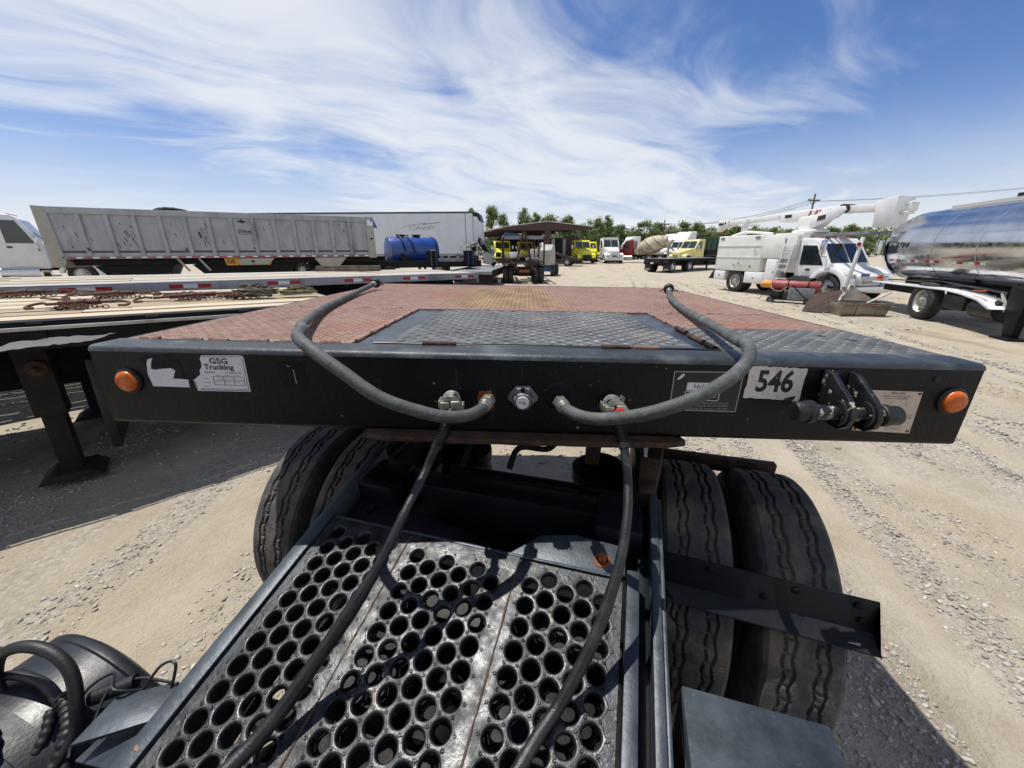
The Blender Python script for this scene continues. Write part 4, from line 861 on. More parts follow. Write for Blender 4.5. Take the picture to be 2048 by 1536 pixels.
def truck(label, loc, rotz, col='white_paint', wb=4.2, tandem=True, sleeper=0, fairing=0, hood_z=1.75, tail=None, cabz=2.75, group=None, grille='grille_black', small=False, roofcol=None, name='road_truck', front=.80, rim='rim_alu', frame_end=None, cb=-.95, xb=-2.50, tankm=None):
    """long-nosed lorry: +x is forward, front axle at x = 0"""
    t = thing(name, label, 'truck', loc, rotz, group)
    hz = hood_z; cw = 1.05
    b = B(); b.loft([rr_yz(front, .50, .62, hz-.38, .10), rr_yz(front-.08, .56, .60, hz-.30, .12), rr_yz(.2, .70, .72, hz-.17, .16), rr_yz(cb, .94, .85, hz+.06, .14, top=.86)]); hood = b.build('hood', col, t, ang=40)
    b = B(); b.loft([[(front+.006, -.36, .74), (front+.006, .36, .74), (front-.012, .40, hz-.52), (front-.012, -.40, hz-.52)], [(front-.1, -.36, .74), (front-.1, .36, .74), (front-.1, .40, hz-.52), (front-.1, -.40, hz-.52)]]); gr = b.build('grille', grille, t)
    if not small:
        for i in range(7):
            b = B(); zc = .80+(hz-.62-.80)*i/6; b.box(front-.004, front+.016, -.34, .34, zc-.011, zc+.011); b.build('grille_bar', 'chrome' if i % 2 == 0 else 'grille_black', gr)
    for s in (-1, 1):
        b = B(); b.prism(arch(0, .50, .74, .58, -8, 172), 'y', s*.70, s*1.18); b.prism([(front-.10, .62), (.52, .62), (.55, 1.02), (.30, 1.18), (front-.18, 1.02)], 'y', s*.52, s*1.10); b.build('fender', col, t, bev=.03)
        b = B(); b.box(front-.16, front-.075, *sorted((s*.62, s*1.0)), .78, .95); b.build('headlight', 'zinc', t, bev=.02)
        wheel(t, 0, s*1.02, .50, side=s, rim=rim)
        b = B(); b.cyl((cb-.36, s*1.02, .60), (xb+.02, s*1.02, .60), .29, n=24); b.build('fuel_tank', tankm or ('chrome' if not small else 'rim_alu'), t)
        b = B(); b.box(cb-.33, cb-.05, *sorted((s*.80, s*1.2)), .38, .44); b.build('step', 'rim_alu', t); b = B(); b.box(cb-.33, cb-.05, *sorted((s*.80, s*1.16)), .68, .74); b.build('step', 'rim_alu', t)
        # mirror
        b = B(); b.tube([(cb-.18, s*1.05, 2.25), (cb-.10, s*1.38, 2.22), (cb-.10, s*1.38, 1.62), (cb-.16, s*1.06, 1.60)], .016, 6); m = b.build('mirror_arm', 'grille_black', t)
        b = B(); b.box(cb-.16, cb-.06, *sorted((s*1.28, s*1.48)), 1.70, 2.18); b.build('mirror', 'chrome' if not small else 'grille_black', m, bev=.02)
    b = B(); b.box(front-.10, front+.10, -1.15, 1.15, .36, .60); b.build('bumper', 'chrome' if col == 'white_paint' and not small else 'grille_black', t, bev=.04)
    # cab
    ct = cabz
    pr = [(cb, .80), (cb, hz+.02), (cb-.50, ct-.16), (cb-.70, ct), (xb+.05, ct+.02), (xb, ct-.05), (xb, .80)]
    b = B(); b.prism(pr, 'y', -cw, cw); cab = b.build('cab', col, t, bev=.06, seg=3)
    n = V((ct-.16-hz-.02, 0, .50)).normalized()
    def on_ws(y, f): return V((cb-.50*f, y, hz+.02+(ct-.18-hz)*f))+n*.012
    b = B(); q = [on_ws(-.92, .07), on_ws(.92, .07), on_ws(.88, .95), on_ws(-.88, .95)]; b.loft([q, [p-n*.03 for p in q]]); b.build('windshield', 'glass', t)
    if not small:
        b = B(); b.beam(on_ws(0, .07), on_ws(0, .95), .035, .02, up=n); b.build('windshield_post', col, t)
        for s in (-1, 1):
            b = B(); b.beam(on_ws(s*.2, .10)+n*.012, on_ws(s*.62, .42)+n*.012, .015, .012); b.build('wiper', 'grille_black', t)
    for s in (-1, 1):
        y0, y1 = sorted((s*(cw+.004), s*(cw+.016)))
        b = B(); b.prism([(cb-.12, .92), (cb-.12, hz+.05), (cb-.56, ct-.22), (xb+.35, ct-.18), (xb+.30, .92)], 'y', y0, y1); d = b.build('door', col, t, bev=.004)
        y0, y1 = sorted((s*(cw+.0165), s*(cw+.022)))
        b = B(); wr_ = .48 if cb-xb > 1.4 else .16; b.prism([(cb-.20, hz-.02), (cb-.58, ct-.26), (xb+wr_, ct-.24), (xb+wr_, hz-.02)], 'y', y0, y1); b.build('side_window', 'glass', d)
        b = B(); b.box(xb+.46, xb+.62, *sorted((s*(cw+.016), s*(cw+.04))), hz-.22, hz-.15); b.build('door_handle', 'grille_black', d)
    for y in (-.7, -.35, 0, .35, .7):
        b = B(); b.box(cb-.86, cb-.74, y-.07, y+.07, ct-.005, ct+.045); b.build('roof_lamp', 'orange_lamp', t, bev=.01)
    if fairing:
        b = B(); b.loft([rr_yz(cb-.62, .80, ct-.06, ct+.04, .04), rr_yz(cb-1.1, .92, ct-.06, ct+.55*fairing, .10), rr_yz(xb+.1, 1.0, ct-.06, ct+.95*fairing, .14), rr_yz(xb-sleeper, 1.02, ct-.06, ct+1.05*fairing, .14)]); b.build('roof_fairing', roofcol or col, t, ang=40)
    if sleeper:
        b = B(); b.box(xb-sleeper, xb+.03, -cw-.02, cw+.02, .80, ct-.02); b.build('sleeper', col, t, bev=.07, seg=3)
    fe = frame_end or -wb-1.9
    for s in (-1, 1):
        b = B(); b.box(fe, .5, *sorted((s*.38, s*.46)), .72, .98); b.build('frame_rail', 'chassis', t)
        for k in range(2 if tandem else 1): wheel(t, -wb-1.32*k, s*1.04, .50, side=s, rim=rim, dual=True)
    b = B(); b.box(fe, xb+.1, -.37, .37, .76, .80)
    for k in range(2 if tandem else 1): b.cyl((-wb-1.32*k, -.8, .5), (-wb-1.32*k, .8, .5), .09, n=10)
    b.cyl((0, -.9, .5), (0, .9, .5), .06, n=10); b.build('axle_group', 'chassis', t)
    return t
def at(x, y, dz=0): return (x, y, gh(x, y)+dz)

# ============================================================ FLAT TRAILERS ON THE LEFT
D40 = math.atan2(.644, .765)
def plank_deck(t, x0, x1, y0, y1, n, m, zt, th=.035, gap=.026):
    """long planks laid along the trailer, each a board of its own"""
    w = (y1-y0)/n; seg = 3.6; k = 0
    for i in range(n):
        x = x1
        first = True
        while x > x0+.05:
            l = (seg*(.55 if i % 2 else .9) if first else seg); first = False; a = max(x0, x-l); dz = random.uniform(-.004, .004)
            b = B(); nx = 5; yA, yB = y0+i*w+gap/2, y0+(i+1)*w-gap/2
            secs = []
            for j in range(nx+1):
                xx = a+.004+(x-a-.008)*j/nx; e = random.uniform(-.003, .003); f = random.uniform(-.003, .003); zz = zt+dz+random.uniform(-.002, .002)
                secs.append([(xx, yA+e, zz-th), (xx, yB+f, zz-th), (xx, yB+f, zz), (xx, yA+e, zz)])
            b.loft(secs); b.build('plank', 'wood_dark' if random.random() < .28 else m, t, smooth=False); x = a; k += 1
def landing_leg(t, x, y, z1, name='landing_leg', m='dark_steel'):
    b = B(); b.box(x-.09, x+.09, y-.09, y+.09, .55, z1); b.box(x-.065, x+.065, y-.065, y+.065, .06, .55); g = b.build(name, m, t, bev=.01)
    b = B(); b.prism([(x-.20, .0), (x+.20, .0), (x+.12, .06), (x-.12, .06)], 'y', y-.17, y+.17); b.build('foot', m, g, bev=.01)
    b = B(); b.cyl((x+.02, y-.14, .95), (x+.02, y-.09, .95), .06, n=12); b.cyl((x+.02, y-.22, .95), (x+.02, y-.14, .95), .02, n=8); b.build('gear_hub', 'rusty_steel', g)
    return g
FA = thing('flatbed_trailer', 'near wooden deck flatbed with rusty chains lying on it, black side rail', 'trailer', (-3.45+.765*2.3, 2.555+.644*2.3, 0), D40, 'wooden deck flatbed trailers on the left', rot=(0, .026, D40))
HZ = 1.345; LF = 11.0
# the deck falls slightly towards its right end
plank_deck(FA, -LF, 0, .14, 2.42, 9, 'wood_pale', HZ)
for s, y in ((1, .06), (-1, 2.50)):
    b = B(); b.box(-LF, 0, y-.06, y+.082, HZ-.012, HZ-.002); b.box(-LF, 0, y-.055*s-.008, y-.055*s+.008, HZ-.20, HZ-.012); b.build('side_rail', 'chassis', FA, bev=.004)
b = B(); b.box(-LF, 0, -.045, -.030, HZ-.06, HZ-.035); b.build('rub_rail', 'rail_white', FA, bev=.003)
for x in np.arange(-LF+.3, 0, .61):
    b = B(); b.box(x-.04, x+.04, -.030, .0, HZ-.12, HZ-.01); b.build('stake_pocket', 'chassis', FA)
b = B()
for y in (.75, 1.80): b.box(-LF, -.2, y-.06, y+.06, HZ-.62, HZ-.045)
b.build('main_beam', 'dirty_steel', FA)
for x in np.arange(-LF+.2, 0, .6):
    b = B(); b.box(x-.04, x+.04, .02, 2.48, HZ-.17, HZ-.045); b.build('crossmember', 'dirty_steel', FA)
b = B(); b.box(-4.6, -2.62, .30, .37, .62, HZ-.20); b.build('side_skirt', 'dirty_steel', FA, bev=.01)
b = B(); b.box(-LF, 0, .135, 2.43, HZ-.043, HZ-.037); b.build('light_stop_sheet', 'chassis', FA)  # unseen sheet added to stop sun leaking between the planks
landing_leg(FA, -2.32, .46, HZ-.2, m='dirty_steel'); landing_leg(FA, -2.32, 2.1, HZ-.2, m='dirty_steel')
b = B(); b.beam((-2.32, .5, 1.0), (-2.32, 2.1, 1.0), .06); b.build('leg_brace', 'dark_steel', FA)
b = B(); b.box(-2.05, -1.98, .35, 1.9, .18, .98); b.cyl((-1.2, .5, .62), (-1.2, 1.9, .62), .20, n=18); b.build('spare_rack', 'rubber_black', FA, bev=.02)
def torn(poly, m, y, label=None):
    b = B(); b.prism(ragged(poly, .008, .03), 'y', y-.001, y); return b.build('torn_sheet', m, FA, smooth=False, label=label)
torn([(-2.62, HZ-.185), (-2.34, HZ-.155), (-2.30, HZ-.135), (-2.0, HZ-.12), (-1.78, HZ-.125), (-1.95, HZ-.165), (-2.30, HZ-.18), (-2.6, HZ-.20)], 'white_worn', -.0075, 'torn strip of white sheeting stuck to the side rail')
torn([(-1.45, HZ-.135), (-1.2, HZ-.12), (-1.18, HZ-.155), (-1.42, HZ-.16)], 'white_worn', -.0075)
for x in (-9.2, -8.0):
    for s in (1, -1): wheel(FA, x, .5 if s < 0 else 2.05, .5, side=s, dual=True, rim='rim_white')
# far flatbed with red and white reflective tape
FB = thing('flatbed_trailer', 'far wooden deck flatbed with red and white reflective tape along its rail', 'trailer', (-.77, 8.79, 0), D40, 'wooden deck flatbed trailers on the left', rot=(0, .0125, D40))
HB = 1.40; LB = 14.5
plank_deck(FB, -LB, -.02, .16, 2.40, 8, 'wood_grey', HB)
b = B(); b.box(-LB, 0, 0, .155, HB-.014, HB-.003); b.box(-LB, 0, 0, .012, HB-.13, HB-.014); b.build('side_rail', 'weathered_alu', FB, bev=.003)
b = B(); b.box(-LB, 0, 2.41, 2.55, HB-.014, HB-.003); b.box(-LB, 0, 2.538, 2.55, HB-.13, HB-.014); b.build('side_rail', 'weathered_alu', FB, bev=.003)
b = B(); b.box(.001, .03, .0, 2.55, HB-.22, HB-.004); b.build('end_rail', 'weathered_alu', FB, bev=.004)
x = -.10; k = 0
while x > -LB+1:
    for j, (m, l) in enumerate((('reflect_red', .155), ('reflect_white', .165), ('reflect_red', .155))):
        b = B(); b.box(x-l+.004, x-.004, -.003, -.0005, HB-.095, HB-.040); b.build('reflective_tape', m, FB, smooth=False); x -= l
    x -= random.choice((.55, .62, .70))
for x in np.arange(-LB+.3, 0, .6):
    b = B(); b.box(x-.05, x+.05, .02, 2.5, HB-.17, HB-.045); b.build('crossmember', 'chassis', FB)
b = B()
for y in (.75, 1.80): b.box(-LB, -.2, y-.06, y+.06, HB-.65, HB-.045)
b.build('main_beam', 'chassis', FB)
for x in (-1.4, -2.7):
    for s in (1, -1): wheel(FB, x, .42 if s < 0 else 2.13, .5, side=s, dual=True)
b = B(); b.box(-.08, -.02, .1, .7, .35, .80); b.build('mud_flap', 'rubber_black', FB); b = B(); b.box(-.08, -.02, 1.85, 2.45, .35, .80); b.build('mud_flap', 'rubber_black', FB)
def on_deck(T, HZ_, x, y, z=.0): M = Matrix.Translation(T.location) @ T.rotation_euler.to_matrix().to_4x4(); return M @ V((x, y, HZ_+z))
def deck_z(x, y): return HZ+.004-.026*((x-FA.location.x)*.765+(y-FA.location.y)*.644)
p = on_deck(FB, HB, -2.1, 1.95); tb = thing('timber_block', 'weathered square timber lying on the far flatbed deck', 'timber', tuple(p), rotz=R(8))
b = B(); b.loft([[(x_, -.09+random.uniform(-.008, .008), .004), (x_, .09+random.uniform(-.008, .008), .004), (x_, .085, .125+random.uniform(-.006, .006)), (x_, -.088, .125+random.uniform(-.006, .006))] for x_ in (-.68, -.55, -.2, .3, .66)]); b.build('beam', 'timber', tb, smooth=False)
b = B(); b.add([(-.681, -.09, .004), (-.681, .09, .004), (-.695, .02, .06), (-.681, .085, .12), (-.681, -.088, .12)], [(0, 2, 1), (1, 2, 3), (3, 2, 4), (4, 2, 0)]); b.build('split_end', 'wood_pale', tb, smooth=False)
# chains, binders and straps on the near deck
def chain_links(path, r=.019, w=.0045):
    c = spline(path, 60); b = B(); acc = 0; last = c[0]; k = 0
    for p in c[1:]:
        acc += (p-last).length
        if acc > r*1.75:
            d = (p-last).normalized(); a = d.cross(V((0, 0, 1)))
            if a.length < .1: a = V((1, 0, 0))
            a.normalize(); u = a if k % 2 else d.cross(a).normalized(); pts = [p+d*(r*1.25*cos(t))+u*(r*.72*sin(t)) for t in [2*PI*i/8 for i in range(9)]]
            b.tube(pts, w, 4, cap=False); acc = 0; k += 1
        last = p
    return b
def pile(n, rx, ry, h):
    P = []; a = random.uniform(0, 6)
    for i in range(n):
        a += random.uniform(1.1, 2.4); q = random.random()**.5; P.append((rx*q*cos(a), ry*q*sin(a), .02+h*random.random()*(1-q*.7)))
    return P
def binder(label, wx, wy, rot, L_, rusty=True):
    t = thing('chain_binder', label, 'chain binder', (wx, wy, deck_z(wx, wy)), rot, 'rusty chain binders on the near flatbed deck'); m = 'chain_rust'
    b = B(); b.cyl((-.18*L_, 0, .045), (.20*L_, 0, .05), .022, n=12); b.cyl((.0, 0, .047), (.05, 0, .047), .032, n=12); b.cyl((-.30*L_, 0, .042), (-.18*L_, 0, .045), .012, n=8); b.cyl((.20*L_, 0, .05), (.32*L_, .01, .05), .012, n=8); b.build('barrel', m, t)
    b = B(); b.beam((.02, .01, .06), (-.40*L_, .10, .085), .030, .012); b.build('lever', m, t, bev=.003)
    for s in (-1, 1):
        x = s*.36*L_; b = B(); b.tube(spline([(x-.05*s, 0, .045), (x, .035, .05), (x+.07*s, .02, .035), (x+.075*s, -.03, .02), (x+.02*s, -.04, .02)], 6), .011, 6); b.build('hook', m, t)
    b = chain_links([(.32*L_, -.05, .012), (.18, -.09, .02), (.02, -.07, .03), (-.10, -.10, .02), (-.02, -.12, .025), (.10, -.11, .02), (.05, -.06, .03), (-.15, -.08, .012)]); b.build('chain', m, t, kind='stuff')
    return t
binder('rusty lever chain binder nearest the black side rail of the flatbed', -3.66, 3.30, R(18), .72)
binder('rusty lever chain binder at the left edge of the photo on the wooden deck', -5.05, 4.05, R(32), .85)
binder('long dark lever chain binder beside the heap of straps', -3.30, 4.05, R(40), 1.0)
binder('rusty chain binder with handle raised between the chain pile and the left edge', -4.15, 4.10, R(25), .85)
def chain_pile(label, wx, wy, rx, ry, h, n, rot=0):
    t = thing('chain_pile', label, 'chain', (wx, wy, deck_z(wx, wy)), rot, 'rusty chains heaped on the near flatbed deck'); b = chain_links(pile(n, rx, ry, h)); b.build('chain', 'chain_rust', t, kind='stuff')
    b = B(); b.tube(spline([(rx, 0, .02), (rx+.06, .03, .03), (rx+.09, -.01, .02), (rx+.05, -.04, .02)], 6), .011, 6); b.build('hook', 'chain_rust', t)
chain_pile('loose rusty chain heaped under the strap bundle', -2.92, 4.18, .22, .10, .06, 22, .6)
chain_pile('short rusty chain between the two lever binders on the deck', -3.62, 4.35, .20, .06, .03, 14, .5)
chain_pile('thin rusty chain trailing along the rear plank of the flatbed', -4.45, 4.38, .24, .05, .03, 12, .5)
def straps(label, wx, wy, m, n, rx, h):
    t = thing('strap_heap', label, 'straps', (wx, wy, deck_z(wx, wy)), .5, 'cargo straps heaped on the near flatbed deck')
    for k in range(n):
        c = spline([(p[0], p[1], p[2]+.02) for p in pile(7, rx, rx*.45, h)], 6); b = B(); vs = []
        for i, p in enumerate(c):
            d = (c[min(i+1, len(c)-1)]-c[max(i-1, 0)]).normalized(); u = d.cross(V((random.uniform(-.3, .3), .5, .8))).normalized()*.024; w = d.cross(u).normalized()*.0018; q = V((p.x, p.y, max(p.z, .026))); vs.append([q-u-w, q+u-w, q+u+w, q-u+w])
        b.loft(vs); b.build('strap', m if k % 3 else 'strap_grey', t, ang=60)
straps('heap of grey white ratchet straps on the flatbed', -2.80, 4.30, 'strap_grey', 10, .22, .17)
straps('heap of tan and olive ratchet straps at the right end of the flatbed', -2.46, 4.52, 'strap', 8, .20, .11)

# ============================================================ DUMP TRAILER
zl = 1.62; Lx, Ly, Rx, Ry = -16.7, 14.65, -6.68, 20.0
dang = math.atan2(Ry-Ly, Rx-Lx); dl = math.hypot(Rx-Lx, Ry-Ly)
DT = thing('dump_trailer', 'long grey ribbed aluminium dump trailer behind the flatbeds', 'trailer', at(Lx, Ly, -.25), dang); Z0, Z1 = 1.64, 3.30
b = B(); b.box(.35, dl-.3, 0, .02, Z0, Z1); b.box(.35, dl-.3, 2.42, 2.44, Z0, Z1); b.box(.3, dl-.3, .021, 2.419, Z0, Z0+.03); b.build('tub', 'weathered_alu', DT)
b = B(); b.prism([(0, Z0-.35), (.30, Z0-.40), (.42, Z0-.18), (.34, Z1+.02), (0, Z1+.04)], 'y', -.05, 2.49); b.build('front_wall', 'alu_post', DT, bev=.01)
b = B(); b.box(dl-.32, dl+.02, -.05, 2.49, Z0-.15, Z1+.04); b.build('tailgate', 'alu_post', DT, bev=.01)
b = B(); b.box(.34, dl-.32, -.06, .05, Z1-.20, Z1+.02); b.build('top_rail', 'weathered_alu', DT, bev=.01)
b = B(); b.box(.34, dl-.32, 2.39, 2.50, Z1-.20, Z1+.02); b.build('top_rail', 'weathered_alu', DT, bev=.01)
b = B(); b.box(.34, dl-.32, -.05, .0, Z0-.09, Z0+.0); b.box(.34, dl-.32, -.035, -.001, Z0+.001, Z0+.12); b.build('bottom_rail', 'weathered_alu', DT, bev=.006)
NR_ = 14; pitch = (dl-.66)/NR_
for i in range(1, NR_):
    x = .34+pitch*i; b = B(); b.prism([(x-.085, -.001), (x-.06, -.075), (x+.06, -.075), (x+.085, -.001)], 'z', Z0+.002, Z1-.20); b.build('side_rib', 'weathered_alu', DT)
x = .45
for i in range(30):
    if x > dl-.6: break
    b = B(); b.box(x, x+.25, -.0545, -.0505, Z0-.07, Z0-.025); b.build('reflective_tape', 'reflect_red', DT, smooth=False); b = B(); b.box(x+.255, x+.42, -.0545, -.0505, Z0-.07, Z0-.025); b.build('reflective_tape', 'reflect_white', DT, smooth=False); x += .46
random.seed(5)
sc = [(random.uniform(.6, dl-.8), random.uniform(1.95, 3.05), random.uniform(.04, .14)) for _ in range(26)]+[(random.gauss(2.35, .16), random.uniform(2.0, 2.9), random.uniform(.08, .25)) for _ in range(14)]+[(random.gauss(4.75, .12), random.uniform(2.0, 2.9), random.uniform(.06, .25)) for _ in range(12)]
for x, z, l in sc:
    b = B(); w = random.uniform(.006, .018); a = .35; b.prism(ragged([(x-w, z), (x+w*.6, z+.02), (x+w+l*a, z-l), (x+l*a, z-l-.02)], .006, .04), 'y', -.0016, -.0003); b.build('scrape', 'dark_steel', DT, smooth=False)
for x, z, w, h in ((4.0, 1.95, .025, .12), (1.12, 1.95, .03, .13), (4.55, 2.55, .03, .22)):
    b = B(); b.prism([(x-w, z), (x+w, z), (x+w*2, z-h), (x, z-h)], 'y', -.0785, -.0752); b.build('slot', 'grille_black', DT, smooth=False)
b = B(); b.box(.36, dl-.34, -.0030, -.0018, Z0+.121, Z0+.20); b.build('dirt_band', 'reefer_trim', DT)
def FXL(x, z, y): return Matrix.Translation((x, y, z)) @ Matrix.Rotation(PI/2, 4, 'X')
xc = .34+pitch*7.5
b = B(); b.prism([(xc-.19, 2.97), (xc-.02, 3.04), (xc, 3.10), (xc+.02, 3.04), (xc+.22, 2.96), (xc+.04, 2.94), (xc+.02, 2.87), (xc-.02, 2.94)], 'y', -.0016, -.0003); b.build('logo', 'ink', DT, smooth=False)
text('lettering', 'Drice', .17, 'ink', DT, FXL(xc+.02, 2.60, -.001), bold=.006, shear=.3, xs=1.2); text('lettering', 'CONSTRUCT.', .075, 'ink', DT, FXL(xc+.04, 2.49, -.001), bold=.002, xs=1.0)
b = B(); b.prism([(dl-.22, 2.35), (dl-.15, 2.40), (dl-.13, 2.46), (dl-.11, 2.40), (dl-.04, 2.35), (dl-.11, 2.32), (dl-.13, 2.26), (dl-.15, 2.32)], 'y', -.053, -.0505); b.build('logo', 'ink', DT, smooth=False)
b = B(); b.box(dl-.26, dl+.0, -.053, -.0505, 2.95, 3.20); b.build('sticker', 'reefer_white', DT); b = B(); b.box(dl-.10, dl-.01, -.0545, -.0531, 3.12, 3.24); b.build('sticker', 'blue_paint', DT)
b = B(); b.prism([(dl+.03, Z1-.05), (dl+.20, Z1-.45), (dl+.03, Z1-.42)], 'y', -.05, .3); b.build('tarp_flap', 'blue_paint', DT)
b = B(); b.box(.5, dl-.2, .25, 2.2, Z0-.34, Z0-.10); b.build('under_frame', 'chassis', DT)
b = B(); b.prism([(1.0, Z0-.36), (3.4, Z0-.36), (3.0, .55), (1.6, .55)], 'y', .3, 2.1); b.prism([(4.0, Z0-.36), (7.9, Z0-.36), (7.2, .62), (4.6, .62)], 'y', .3, 2.1); b.prism([(8.3, Z0-.36), (11.0, Z0-.36), (10.8, .7), (8.6, .7)], 'y', .6, 1.9); b.build('belly_hopper', 'chassis', DT, kind='stuff')
for x in (3.6, 4.3): b = B(); b.beam((x, .1, Z0-.1), (x+.3, .15, Z0-.6), .08); b.build('brace', 'alu_post', DT)
b = B(); b.prism([(xc-.9, Z0-.12), (xc+.9, Z0-.12), (xc+.75, Z0-.40), (xc-.85, Z0-.40)], 'y', -.03, -.01); b.build('name_board', 'loader_yellow', DT)
text('lettering', 'DE', .22, 'ink', DT, FXL(xc-.66, Z0-.25, -.031), bold=.006)
b = B(); b.prism([(xc-.45, Z0-.13), (xc+.95, Z0-.13), (xc+.65, Z0-.38), (xc-.3, Z0-.38)], 'y', -.045, -.031); b.build('side_board', 'alu_post', DT)
b = B(); b.prism([(xc+.02, Z0-.25), (xc+.09, Z0-.22), (xc+.12, Z0-.16), (xc+.15, Z0-.22), (xc+.22, Z0-.25), (xc+.15, Z0-.28), (xc+.12, Z0-.34), (xc+.09, Z0-.28)], 'y', -.047, -.0455); b.build('logo', 'ink', DT, smooth=False)
b = B(); b.prism([(8.6, Z0-.12), (10.0, Z0-.12), (9.6, Z0-.55), (8.9, Z0-.55)], 'y', .0, .03); b.build('side_board', 'alu_post', DT)
for x in (8.6, 9.9, 1.6):
    for s in (1, -1): wheel(DT, x, .28 if s < 0 else 2.16, .52, side=s, dual=True)
landing_leg(DT, 3.2, .4, Z0-.3)
p = Matrix.Translation(DT.location) @ Matrix.Rotation(dang, 4, 'Z') @ V((3.55, 1.25, Z1))
tr_ = thing('tarp_roll', 'dark grey rolled tarp lying on top of the dump trailer wall', 'tarp', tuple(p), dang)
b = B(); c = spline([(-.55, 0, .06), (-.3, .05, .10), (0, 0, .13), (.3, -.03, .11), (.6, 0, .07)], 5); b.tube(c, [.06, .08, .10, .11, .12, .13, .12, .12, .13, .12, .11, .11, .12, .11, .10, .10, .09, .09, .08, .07, .05][:len(c)], 10); b.build('roll', 'dark_steel', tr_, ang=70)

# white cab in front of it at the left edge
WL = truck('white day cab truck at the left edge with its door side toward us', at(-21.75, 20.45, .0), R(40), 'white_paint', wb=3.6, cabz=3.15, hood_z=1.95, tandem=False, frame_end=-4.4)
b = B(); b.prism([(-4.6, .9), (-4.6, 2.6), (-2.7, 2.5), (-2.6, .9)], 'y', -1.0, 1.0); b.build('headache_rack', 'lift_white', WL, bev=.03)
# canopy roof corner at the far left
CN = thing('canopy', 'brown edged canopy roof corner above the white truck at the left edge', 'building', at(-21.0, 17.8, 0), R(8))
cq = [(-1.72, .0), (-9, -2.2), (-15, 4), (-8.5, 6.5)]
b = B(); b.prism(cq, 'z', 4.42, 4.47); b.build('roof', 'roof_metal', CN); b = B(); b.prism([(x*.985-.1, y+.06) for x, y in cq], 'z', 4.14, 4.415); b.build('fascia', 'rusty_steel', CN)
for x, y in ((-5, -.6), (-9, -1.8), (-8.6, 6.0)): b = B(); b.box(x-.12, x+.12, y-.12, y+.12, 0, 4.135); b.build('post', 'maroon_paint', CN)

# ============================================================ REEFER, BLUE TANK, LOW TRAILERS
ra = R(-2); RF = thing('box_trailer', 'white refrigerated box trailer with dark top trim behind the blue tank', 'trailer', at(-2.66, 28.4, .06), ra); zb, zt_ = 1.52, 4.22; RL = 16.1
b = B(); b.box(-RL, 0, 0, 2.55, zb, zt_); b.build('box', 'reefer_white', RF)
b = B(); b.box(-RL, .012, -.02, 2.57, zt_-.005, zt_+.10); b.build('top_trim', 'reefer_trim', RF); b = B(); b.box(-RL, .01, -.02, .0, zb-.06, zb+.10); b.build('bottom_trim', 'weathered_alu', RF)
for x in np.arange(-RL+.6, -.4, .6):
    b = B(); b.box(x-.012, x+.012, -.006, .0, zb+.101, zt_-.006); b.build('wall_seam', 'reefer_white', RF)
b = B(); b.box(-.5, -.47, -.012, -.0005, zb+.101, zt_-.006); b.build('corner_post', 'reefer_trim', RF)
b = B(); b.loft([rr_yz(.013, 1.15, zb+.75, zt_-.15, .1), rr_yz(.30, 1.15, zb+.75, zt_-.20, .12), rr_yz(.55, 1.0, zb+.8, zt_-.55, .15)]); b.xf = None
me = b.mesh('cooler', 'reefer_white'); o = obj('cooler', me, RF, loc=(0, 1.27, 0))
b = B(); b.prism([(.012, zt_-.14), (.012, zt_+.06), (.42, zt_+.02), (.56, zt_-.45), (.50, zt_-.50), (.34, zt_-.18)], 'y', .15, 2.4); b.build('cooler_cowl', 'grille_black', RF, bev=.02)
b = B(); b.cyl((.45, .116, 2.6), (.45, .08, 2.6), .08, n=12); b.build('cooler_port', 'grille_black', RF)
b = B(); c = spline([(-4.9, 0, 3.28), (-4.6, 0, 3.42), (-4.0, 0, 3.52), (-3.2, 0, 3.60)], 6); b.tube([(p.x, -.008, p.z) for p in c], .014, 5); b.tube([(p.x+1.0, -.008, p.z+.05) for p in c[8:]], .018, 5); b.build('faded_swoosh', 'weathered_alu', RF)
text('lettering', 'CONWAY', .30, 'weathered_alu', RF, FXL(-3.55, 3.28, -.003), shear=.3, xs=1.3)
text('lettering', 'CT', .16, 'reefer_trim', RF, FXL(-.85, 2.02, -.003)); text('lettering', '53', .13, 'reefer_trim', RF, FXL(-.85, 1.86, -.003))
for x in (-2.6, -12.6, -13.8):
    for s in (1, -1): wheel(RF, x, .45 if s < 0 else 2.1, .5, side=s, dual=True)
b = B(); b.box(-RL+.5, -.3, .6, .75, 1.0, zb-.01); b.box(-RL+.5, -.3, 1.8, 1.95, 1.0, zb-.01); b.build('under_rail', 'chassis', RF)
landing_leg(RF, -4.0, .5, zb); landing_leg(RF, -4.0, 2.05, zb)
# low black equipment trailer carrying the blue tank
ta = math.atan2(25.0-23.0, -4.3+6.75); LT = thing('equipment_trailer', 'black drop deck equipment trailer with folded navy ramps under the blue tank', 'trailer', at(-6.0, 22.6, 0), R(24))
b = B(); b.box(-4, 4.2, -1.0, 1.2, .92, 1.02); b.box(-4, 4.2, -1.02, -.98, .75, 1.10); b.box(-4, 4.2, 1.18, 1.22, .75, 1.10); b.build('deck', 'chassis', LT, bev=.01)
for x, y, a in ((1.35, -1.12, 8), (3.45, -1.12, 8)):
    b = B(); b.prism([(x-.30, .80), (x+.30, .80), (x+.24, 1.62), (x-.36, 1.62)], 'y', y-.08, y+.02); rp = b.build('ramp', 'navy_paint', LT, bev=.01)
    for k in range(4):
        b = B(); xx = x-.24+k*.14; b.box(xx-.02, xx+.02, y-.11, y-.081, .84, 1.58); b.build('ramp_rib', 'lift_blue' if k % 2 else 'navy_paint', rp)
    b = B(); b.box(x-.1, x+.14, y-.12, y-.0, 1.621, 1.66); b.build('ramp_lip', 'rail_white', rp)
